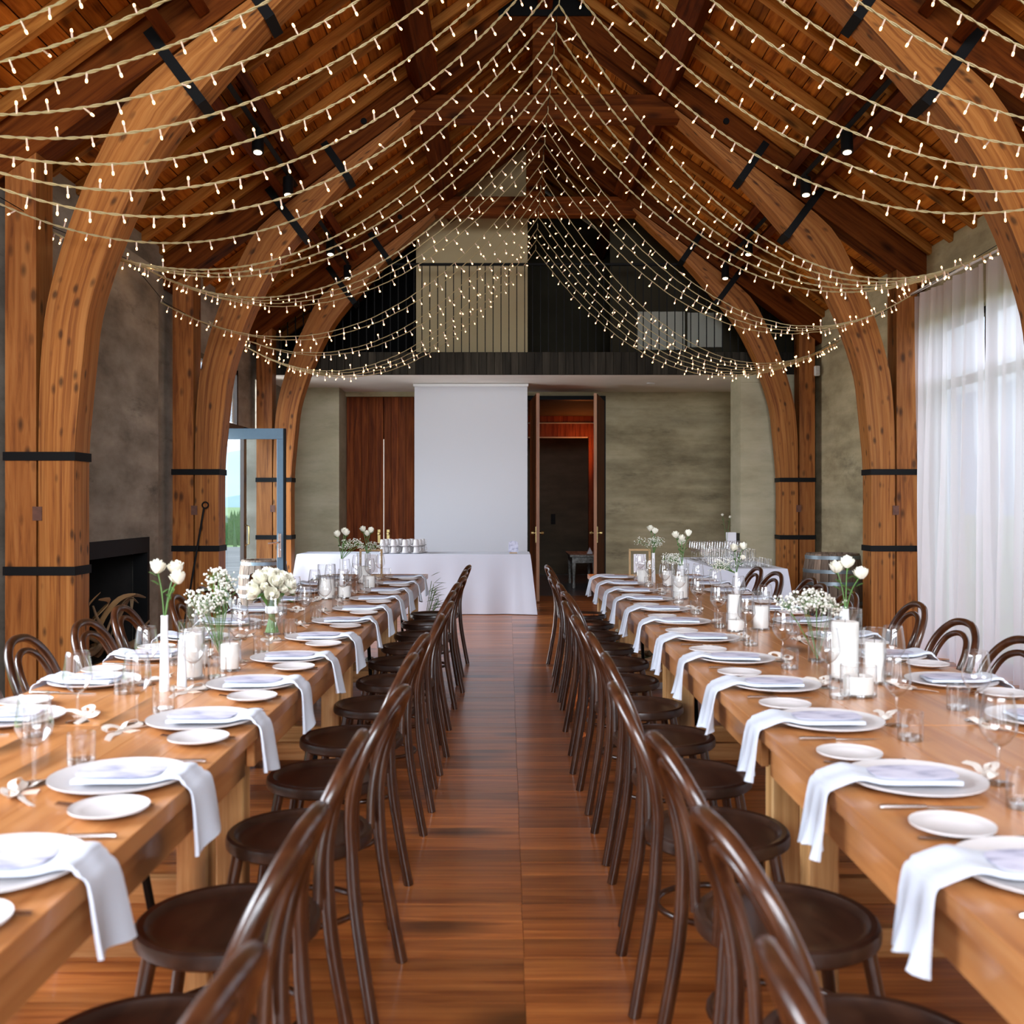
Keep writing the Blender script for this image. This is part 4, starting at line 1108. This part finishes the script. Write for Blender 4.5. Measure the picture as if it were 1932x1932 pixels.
# left table, from the camera outwards
hurricane(-1.175, 3.80, .050, .215, .155, 'the tall pillar candle nearest the camera on the left table')
hurricane(-1.08, 3.98, .042, .12, .095, 'the low pillar candle beside the three roses on the left table')
hurricane(-1.24, 4.10, .046, .25, .07, 'the short candle in the tall glass behind the left three roses')
bud_vase(-1.19, 3.55, .262, 'tall slim white bud vase with three roses, nearest on the left table')
for k, (px_, pz_, dy) in enumerate(((-1.215, 1.19, .0), (-1.16, 1.185, .03), (-1.135, 1.155, -.03))):
    rose((px_, 3.55 + dy, pz_), (-1.19, 3.55, 1.0), '%s white rose of the three in the nearest left bud vase' % ('left', 'middle', 'right')[k])
bud_vase(-1.145, 3.60, .17, 'shorter slim white bud vase beside the tall one on the left table')
glass_cyl('clear_vase', -1.20, 4.28, .038, .16, "clear vase of baby's breath behind the nearest left candles", grp='clear vases')
gypsophila((-1.20, 4.28, TZ + .012), (-1.24, 4.26, 1.03), .16, "loose baby's breath low beside the nearest left bud vase", 90, .007)
gypsophila((-1.205, 4.285, TZ + .012), (-1.21, 4.30, 1.12), .13, "taller baby's breath spray behind the left three roses", 70, .007)
# bouquet in a clear vase
glass_cyl('clear_vase', -1.17, 5.08, .042, .115, 'clear round vase holding the white bouquet on the left table', grp='clear vases')
bq = thing('flower_bouquet', 'full round white rose bouquet in a clear vase on the left table', 'bouquet', (-1.17, 5.08, TZ + .012))
for k in range(26):
    a = k * 2.4; e = 1 - (k + .5) / 26 * 1.35; rr_ = math.sqrt(max(0, 1 - e * e)); q = Vector((.098 * rr_ * math.cos(a), .098 * rr_ * math.sin(a), .215 + .085 * e))
    dr_ = (q - Vector((0, 0, .17))).normalized()
    o = obj('bloom', (ROSES if k % 3 else ROSES_S)[k % 2], parent=bq, loc=q, rot=dr_.to_track_quat('Z', 'Y').to_euler())
    o.scale = (1.25, 1.25, 1.15) if k % 3 else (1.2, 1.2, 1.2)
mb = MB()
for k in range(34):
    a = k * 2.4; q = Vector((.032 * math.cos(a), .028 * math.sin(a), .0)); mb.tube(spline([q, q * .35 + Vector((0, 0, .10)), Vector((.06 * math.cos(a + .4), .06 * math.sin(a + .4), .19))], 3), .0030, 5)
tag(obj('stems', mb, green, bq, smooth=60), kind='stuff')
mb = MB()
for k in range(30):
    a = rf.uniform(0, 6.28); z = rf.uniform(.14, .25); q = Vector((.07 * math.cos(a), .07 * math.sin(a), z)); leaf(mb, q, q + Vector((.05 * math.cos(a), .05 * math.sin(a), rf.uniform(-.03, .02))), .012)
tag(obj('foliage', mb, leafm, bq), kind='stuff')
obj('ribbon_band', MB().lathe([(.030, .095), (.033, .098), (.033, .128), (.030, .131)], 20), ceramic, bq, smooth=50)
# farther along the left table
hurricane(-1.235, 6.98, .060, .235, .125, 'the wide pillar candle in the middle of the left table')
hurricane(-1.12, 7.02, .050, .09, .075, 'the low wide candle just right of the middle left candle')
hurricane(-1.17, 8.32, .056, .245, .13, 'the second tall candle far along the left table')
hurricane(-1.06, 7.85, .050, .10, .085, 'the low candle by the far aisle-side glasses on the left table')
bud_vase(-1.235, 7.60, .24, 'white bud vase with two roses, middle of the left table')
rose((-1.265, 7.60, 1.185), (-1.235, 7.60, .985), 'lower left rose over the middle of the left table')
rose((-1.215, 7.62, 1.205), (-1.235, 7.60, .985), 'upper middle rose over the middle of the left table')
rose((-1.195, 7.58, 1.195), (-1.235, 7.60, .985), 'right-hand rose over the middle of the left table')
gypsophila((-1.235, 7.6, .99), (-1.16, 7.6, 1.12), .15, "baby's breath beside the roses mid left table", 80, .005)
bud_vase(-1.165, 8.45, .24, 'white bud vase with roses in front of the dark timber door')
for k, (dx, dz) in enumerate(((-.03, 1.20), (.035, 1.19), (.005, 1.165))):
    rose((-1.165 + dx, 8.45, dz), (-1.165, 8.45, .99), '%s rose of the three in front of the dark timber door' % ('left', 'right', 'lower')[k])
gypsophila((-1.165, 8.45, .99), (-1.13, 8.45, 1.06), .14, "baby's breath spray in front of the dark timber door", 60, .005)
# right table
hurricane(1.245, 3.78, .060, .262, .205, 'the tallest pillar candle nearest the camera on the right table')
hurricane(1.185, 3.46, .060, .105, .058, 'the low wide candle nearest the camera on the right table')
hurricane(1.325, 3.70, .040, .20, .14, 'the slender candle right of the nearest right-hand candles')
bud_vase(1.30, 3.94, .245, 'slim white bud vase with three roses, nearest on the right table')
for k, (dx, dz) in enumerate(((-.035, 1.165), (.0, 1.185), (.045, 1.145))):
    rose((1.30 + dx, 3.94 - .02 * k, dz), (1.30, 3.94, .985), '%s white rose of the three over the nearest right bud vase' % ('left', 'middle', 'right')[k])
glass_cyl('clear_vase', 1.27, 4.20, .038, .17, "clear vase of baby's breath on the right table near the barrel", grp='clear vases')
gypsophila((1.27, 4.20, TZ + .012), (1.24, 4.20, 1.04), .19, "thick baby's breath in front of the wine barrel", 120, .0075)
hurricane(1.305, 5.28, .046, .195, .112, 'the tall pillar candle mid right table')
hurricane(1.22, 5.52, .040, .20, .15, 'the narrow tall candle left behind the mid right one')
hurricane(1.16, 5.20, .050, .095, .050, 'the low candle left of the mid right pillars')
bud_vase(1.50, 6.72, .20, 'white bud vase with two roses before the bar glasses')
rose((1.50 - .02, 6.70, 1.12), (1.50, 6.72, .95), 'left rose of the pair in front of the bar glasses')
rose((1.50 + .045, 6.72, 1.13), (1.50, 6.72, .95), 'right rose of the pair in front of the bar glasses')
rose((1.50 + .03, 6.66, 1.06), (1.50, 6.72, .95), 'lowest small rose in front of the bar glasses', True)
gypsophila((1.50, 6.72, .95), (1.42, 6.70, 1.0), .16, "baby's breath in front of the bar cloth", 60, .005)
hurricane(1.175, 6.98, .060, .24, .145, 'the wide pillar candle beside the far right bud vases')
hurricane(1.10, 8.35, .050, .16, .10, 'the low candle far along the right table')
hurricane(1.26, 8.05, .045, .24, .11, 'the tall thin glass candle far along the right table')
bud_vase(1.195, 8.40, .245, 'left of the two far bud vases on the right table')
rose((1.17, 8.40, 1.205), (1.195, 8.40, .99), 'left rose over the far right table')
rose((1.205, 8.38, 1.185), (1.195, 8.40, .99), 'right rose over the far right table', False)
gypsophila((1.195, 8.40, .99), (1.18, 8.40, 1.10), .20, "wide baby's breath spray over the far right table", 100, .005)
bud_vase(1.225, 7.20, .215, 'right of the two far bud vases on the right table')
for k, (dx, dz) in enumerate(((-.045, 1.19), (.0, 1.165), (.05, 1.20), (.01, 1.14))):
    rose((1.225 + dx, 7.20 + .02 * k, dz), (1.225, 7.20, .965), '%s rose of the four-bloom cluster on the right table' % ('left', 'middle', 'right', 'lowest')[k])
gypsophila((1.225, 7.2, .965), (1.15, 7.2, 1.02), .17, "baby's breath under the four-bloom cluster on the right table", 90, .005)

# framed table signs
def frame_sign(x, y, w_, h_, label, mat, z=TZ):
    t = thing('picture_frame', label, 'frame', (x, y, z), 0, 'framed signs'); e = .018
    mb = MB().cbox(-w_ / 2, w_ / 2, -.01, .01, 0, e, .002); mb.cbox(-w_ / 2, w_ / 2, -.01, .01, h_ - e, h_, .002)
    mb.cbox(-w_ / 2, -w_ / 2 + e, -.01, .01, e, h_ - e, .002); mb.cbox(w_ / 2 - e, w_ / 2, -.01, .01, e, h_ - e, .002)
    obj('frame', mb, mat, t); obj('sign_card', MB().box(-w_ / 2 + e * 2.4, w_ / 2 - e * 2.4, -.003, .003, e * 2, h_ - e * 2.6), paper, t)
    return t
frame_sign(gx(1207, 9.15), 9.15, .195, .245, 'pale timber frame with white card at the far end of the right table', frame_gold)
frame_sign(gx(700, 9.1), 9.1, .205, .245, 'thin timber frame with lilac card at the far end of the left table', frame_gold)

# ================================================================== CLOTHED TABLES
def draped(name, x0, x1, y0, y1, zt, label, seed, flare=.04):
    rr = random.Random(seed); mb = MB(); t = thing(name, label, 'tablecloth', ((x0 + x1) / 2, (y0 + y1) / 2, 0), 0, 'white draped tables')
    cx, cy = (x0 + x1) / 2, (y0 + y1) / 2; per = []
    step = .035
    def side(a, b, nrm):
        L_ = math.dist(a, b); n = max(4, int(L_ / step))
        for k in range(n): f = k / n; per.append((a[0] + (b[0] - a[0]) * f, a[1] + (b[1] - a[1]) * f, nrm))
    side((x0, y0), (x1, y0), (0, -1)); side((x1, y0), (x1, y1), (1, 0)); side((x1, y1), (x0, y1), (0, 1)); side((x0, y1), (x0, y0), (-1, 0))
    M = len(per); rows = 9; ph = rr.uniform(0, 6)
    for r_ in range(rows + 1):
        t_ = r_ / rows
        for k, (px_, py_, nr) in enumerate(per):
            cr = min(math.dist((px_, py_), c) for c in ((x0, y0), (x1, y0), (x0, y1), (x1, y1)))
            corner = math.exp(-(cr / .13) ** 2)
            w_ = t_ * (.010 + .012 * math.sin(k * .55 + ph) + .010 * math.sin(k * .21 + 1)) + t_ * corner * .12 + (.006 if t_ > 0 else 0)
            dx, dy = px_ - cx, py_ - cy
            cnx, cny = (nr[0], nr[1]) if corner < .2 else ((1 if dx > 0 else -1) * .7, (1 if dy > 0 else -1) * .7)
            mb.v.append((px_ - cx + cnx * w_, py_ - cy + cny * w_, zt - (.0 if r_ == 0 else .004) - (zt - .012) * t_))
    for r_ in range(rows):
        for k in range(M):
            k2 = (k + 1) % M; mb.f.append((r_ * M + k2, r_ * M + k, (r_ + 1) * M + k, (r_ + 1) * M + k2)); mb.m.append(0)
    mb.f.append(tuple(range(M))); mb.m.append(0)
    obj('cloth', mb, table_cloth, t, smooth=60)
    ins = MB().box(x0 - cx + .02, x1 - cx - .02, y0 - cy + .02, y1 - cy - .02, zt - .03, zt - .004)
    obj('table_board', ins, rail_wood, t)
    return t
draped('buffet_table', -2.68, .285, 13.0, 13.74, .765, 'long buffet table under a white cloth in front of the projection screen', 3)
draped('bar_table', 2.06, 2.76, 10.1, 12.3, .765, 'white-clothed bar table crowded with glasses on the right', 5)
# stacked cups on the buffet
def cup_proto():
    t = thing('coffee_cup', '', 'cup')
    obj('cup_body', MB().lathe([(.0, .078), (.026, .078), (.030, .074), (.036, .030), (.040, .0), (.0375, .0), (.034, .030), (.027, .070), (0, .072)], 22), porcelain, t, smooth=50)
    obj('handle', MB().tube(spline([(.036, 0, .062), (.056, 0, .062), (.062, 0, .042), (.052, 0, .022), (.038, 0, .020)], 3), .0045, 7), porcelain, t, smooth=60)
    return t
put_cup = placer(cup_proto())
sau = MB().lathe([(0, .002), (.03, .002), (.055, .009), (.066, .014), (.066, .011), (.04, .0), (0, 0)], 26).mesh('saucer', porcelain, 50)
for i, px_ in enumerate((722, 742.5, 764, 785)):
    for j in range(3):
        x, y_ = gx(px_, 13.15) + .03 * j + .0, 13.17 + .13 * j
        pos = '%s stack, %s row on the buffet' % (('leftmost', 'second left', 'third left', 'rightmost')[i], ('front', 'middle', 'back')[j])
        tag(obj('saucer', sau, loc=(x, y_, .767)), 'bottom saucer, ' + pos, 'saucer', 'saucers')
        put_cup((x, y_, .779), r5.uniform(-.5, .1), 'lower white cup, ' + pos, 'stacked coffee cups')
        tag(obj('saucer', sau, loc=(x - .01, y_, .858)), 'upper saucer, ' + pos, 'saucer', 'saucers')
        put_cup((x, y_, .870), r5.uniform(-.5, .1), 'upper white cup, ' + pos, 'stacked coffee cups')
# small arched acrylic sign on the buffet
st = thing('acrylic_sign', 'small lilac arched sign on a timber foot at the right end of the buffet', 'sign', (gx(968.5, 13.2), 13.2, .767))
pts = [(-.062, .012), (.062, .012), (.062, .13)] + [(.062 * math.cos(a), .13 + .032 * math.sin(a)) for a in [math.pi * k / 10 for k in range(1, 10)]] + [(-.062, .13)]
obj('sign_panel', MB().prism(pts, -.003, .003), card_mat, st)
obj('sign_foot', MB().cbox(-.05, .05, -.02, .02, 0, .014, .002), frame_gold, st)

# glasses on the bar
for kk, (nm, r_, h_, rows_, cols, x0, y0, dx, dy, lab, gr) in enumerate((
        ('highball_glass', .030, .150, 4, 7, 2.16, 11.0, .079, .11, 'tall clear highball glass', 'highball glasses on the bar'),
        ('rocks_glass', .034, .080, 4, 7, 2.12, 10.35, .086, .12, 'short clear glass', 'short glasses on the bar'))):
    put = placer(tumbler_proto(r_, h_, nm))
    for a in range(rows_):
        for b in range(cols): put((x0 + dx * b, y0 + dy * a, .767), 0, '%s %s from the left, %s row on the bar table' % (ORD[b] if b else 'first', lab, ORD[a] if a else 'front'), gr)
for a in range(3):
    for b in range(7):
        put_wine((2.14 + .088 * b, 11.62 + .14 * a, .767), 0, '%s stemmed glass from the left, %s row at the back of the bar table' % (ORD[b] if b else 'first', ORD[a] if a else 'front'), 'stemmed glasses on the bar')
bud_vase(gx(1360, 12.1) + .08, 12.16, .14, 'white bud vase standing among the glasses on the bar', z=.767)
rose((gx(1355, 12.16) + .05, 12.16, 1.275), (gx(1360, 12.1) + .08, 12.16, .90), 'left small flower above the bar table', True)
rose((gx(1363, 12.16) + .09, 12.16, 1.25), (gx(1360, 12.1) + .08, 12.16, .90), 'right small flower above the bar table', True)
mn = thing('menu_sign', 'white bar menu sign on a dark block at the back of the bar', 'sign', (gx(1374, 12.1) + .06, 12.22, .767), -.2)
obj('sign_card', MB().cbox(-.06, .06, -.006, -.001, .0, .30, .002), paper, mn)
obj('dark_block', MB().cbox(-.03, .10, 0, .05, .0, .29, .003), dark_clad, mn)

# ================================================================== BARRELS
def barrel(x, y, label, h=.86, r=.33):
    t = thing('wine_barrel', label, 'barrel', (x, y, 0), 0, 'wine barrels'); n = 22
    prof = [(r * .86, 0), (r * .95, h * .2), (r, h * .5), (r * .95, h * .8), (r * .86, h)]
    for k in range(n):
        a0 = 2 * math.pi * k / n + .012; a1 = 2 * math.pi * (k + 1) / n - .012; mb = MB()
        for (rr_, z) in prof:
            for a in (a0, (a0 + a1) / 2, a1): mb.v.append((rr_ * math.cos(a), rr_ * math.sin(a), z))
            for a in (a1, a0): mb.v.append(((rr_ - .025) * math.cos(a), (rr_ - .025) * math.sin(a), z))
        for i in range(4):
            for q in range(5):
                q2 = (q + 1) % 5; mb.f.append((i * 5 + q, i * 5 + q2, i * 5 + 5 + q2, i * 5 + 5 + q)); mb.m.append(0)
        mb.f += [(4, 3, 2, 1, 0), (20, 21, 22, 23, 24)]; mb.m += [0, 0]
        obj('stave', mb, stave, t)
    for z, rr_ in ((.02, r * .875), (.17, r * .945), (.30, r * .982), (h - .34, r * .982), (h - .21, r * .948), (h - .06, r * .882)):
        obj('hoop', MB().lathe([(rr_ + .001, z), (rr_ + .005, z), (rr_ + .006, z + .04), (rr_ + .002, z + .04)], 28), galv, t, smooth=40)
    obj('barrel_head', MB().lathe([(0, h - .03), (r * .84, h - .03), (r * .84, h - .05), (0, h - .05)], 24), stave, t, smooth=40)
barrel(3.60, 11.35, 'weathered wine barrel with grey hoops between the right timber posts')
barrel(-2.92, 12.25, 'wine barrel behind the left chairs seen through the open glass door', h=.74, r=.30)

# ---- fire poker leaning on the second left post
pk = thing('fire_poker', 'thin black iron poker leaning on the second left timber post', 'poker', (-3.0, 9.8, 0))
obj('shaft', MB().tube([(-.08, -.18, .03), (.075, .06, 1.37)], .010, 8), black, pk)
obj('handle_ring', MB().tube([(.085 + .03 * math.cos(a), .065, 1.395 + .03 * math.sin(a)) for a in [6.283 * k / 12 for k in range(12)]], .007, 6, closed=True), black, pk)

# ---- leafy plant and flower arrangements kept under the tables
pl = thing('leafy_arrangement', 'green bamboo-like leaves sticking out past the far end of the left table', 'plant', (-.78, 9.62, 0))
obj('pot', MB().lathe([(0, 0), (.10, 0), (.13, .24), (.12, .24), (.10, .05), (0, .05)], 20), ceramic, pl, smooth=40)
mb = MB()
for k in range(9):
    a = rf.uniform(-1.2, 1.2); h = rf.uniform(.4, .75); mb.tube([(0, 0, .05), (.04 * math.cos(a), .04 * math.sin(a), h * .6), (.13 * math.cos(a), .1 * math.sin(a), h)], .003, 5)
obj('stems', mb, green, pl)
mb = MB()
for k in range(34):
    a = rf.uniform(-1.5, 1.5); z = rf.uniform(.3, .75); q = Vector((.08 * math.cos(a), .06 * math.sin(a), z)); leaf(mb, q, q + Vector((rf.uniform(.05, .16), rf.uniform(-.06, .06), rf.uniform(-.01, .08))), .008)
tag(obj('leaves', mb, leafm, pl), kind='stuff')
def under_flowers(x, y, z, label, n, mat_b):
    t = thing('flower_arrangement', label, 'flowers', (x, y, 0), 0, 'arrangements under the tables')
    obj('pot', MB().lathe([(0, 0), (.07, 0), (.09, z * .6), (.08, z * .6), (.06, .03), (0, .03)], 18), ceramic, t, smooth=40)
    for k in range(n):
        a = k * 2.4; obj('bloom', ROSES[k % 4], parent=t, loc=(.075 * math.cos(a) * (k / n) ** .5, .075 * math.sin(a) * (k / n) ** .5, z + .03 * math.cos(k)), rot=(0, 0, a))
    mb = MB()
    for k in range(16):
        a = rf.uniform(0, 6.28); q = Vector((.04 * math.cos(a), .04 * math.sin(a), z * .85)); leaf(mb, q, q + Vector((.10 * math.cos(a), .10 * math.sin(a), rf.uniform(-.03, .05))), .02)
    tag(obj('foliage', mb, leafm, t), kind='stuff')
under_flowers(1.13, 7.85, .28, 'cream flower arrangement on the floor under the right tables', 12, petal)
under_flowers(.98, 8.9, .26, 'cream flowers on the floor under the far end of the right tables', 10, petal)
under_flowers(-1.02, 7.6, .22, 'dark leafy flower pot on the floor under the left tables', 5, petal)
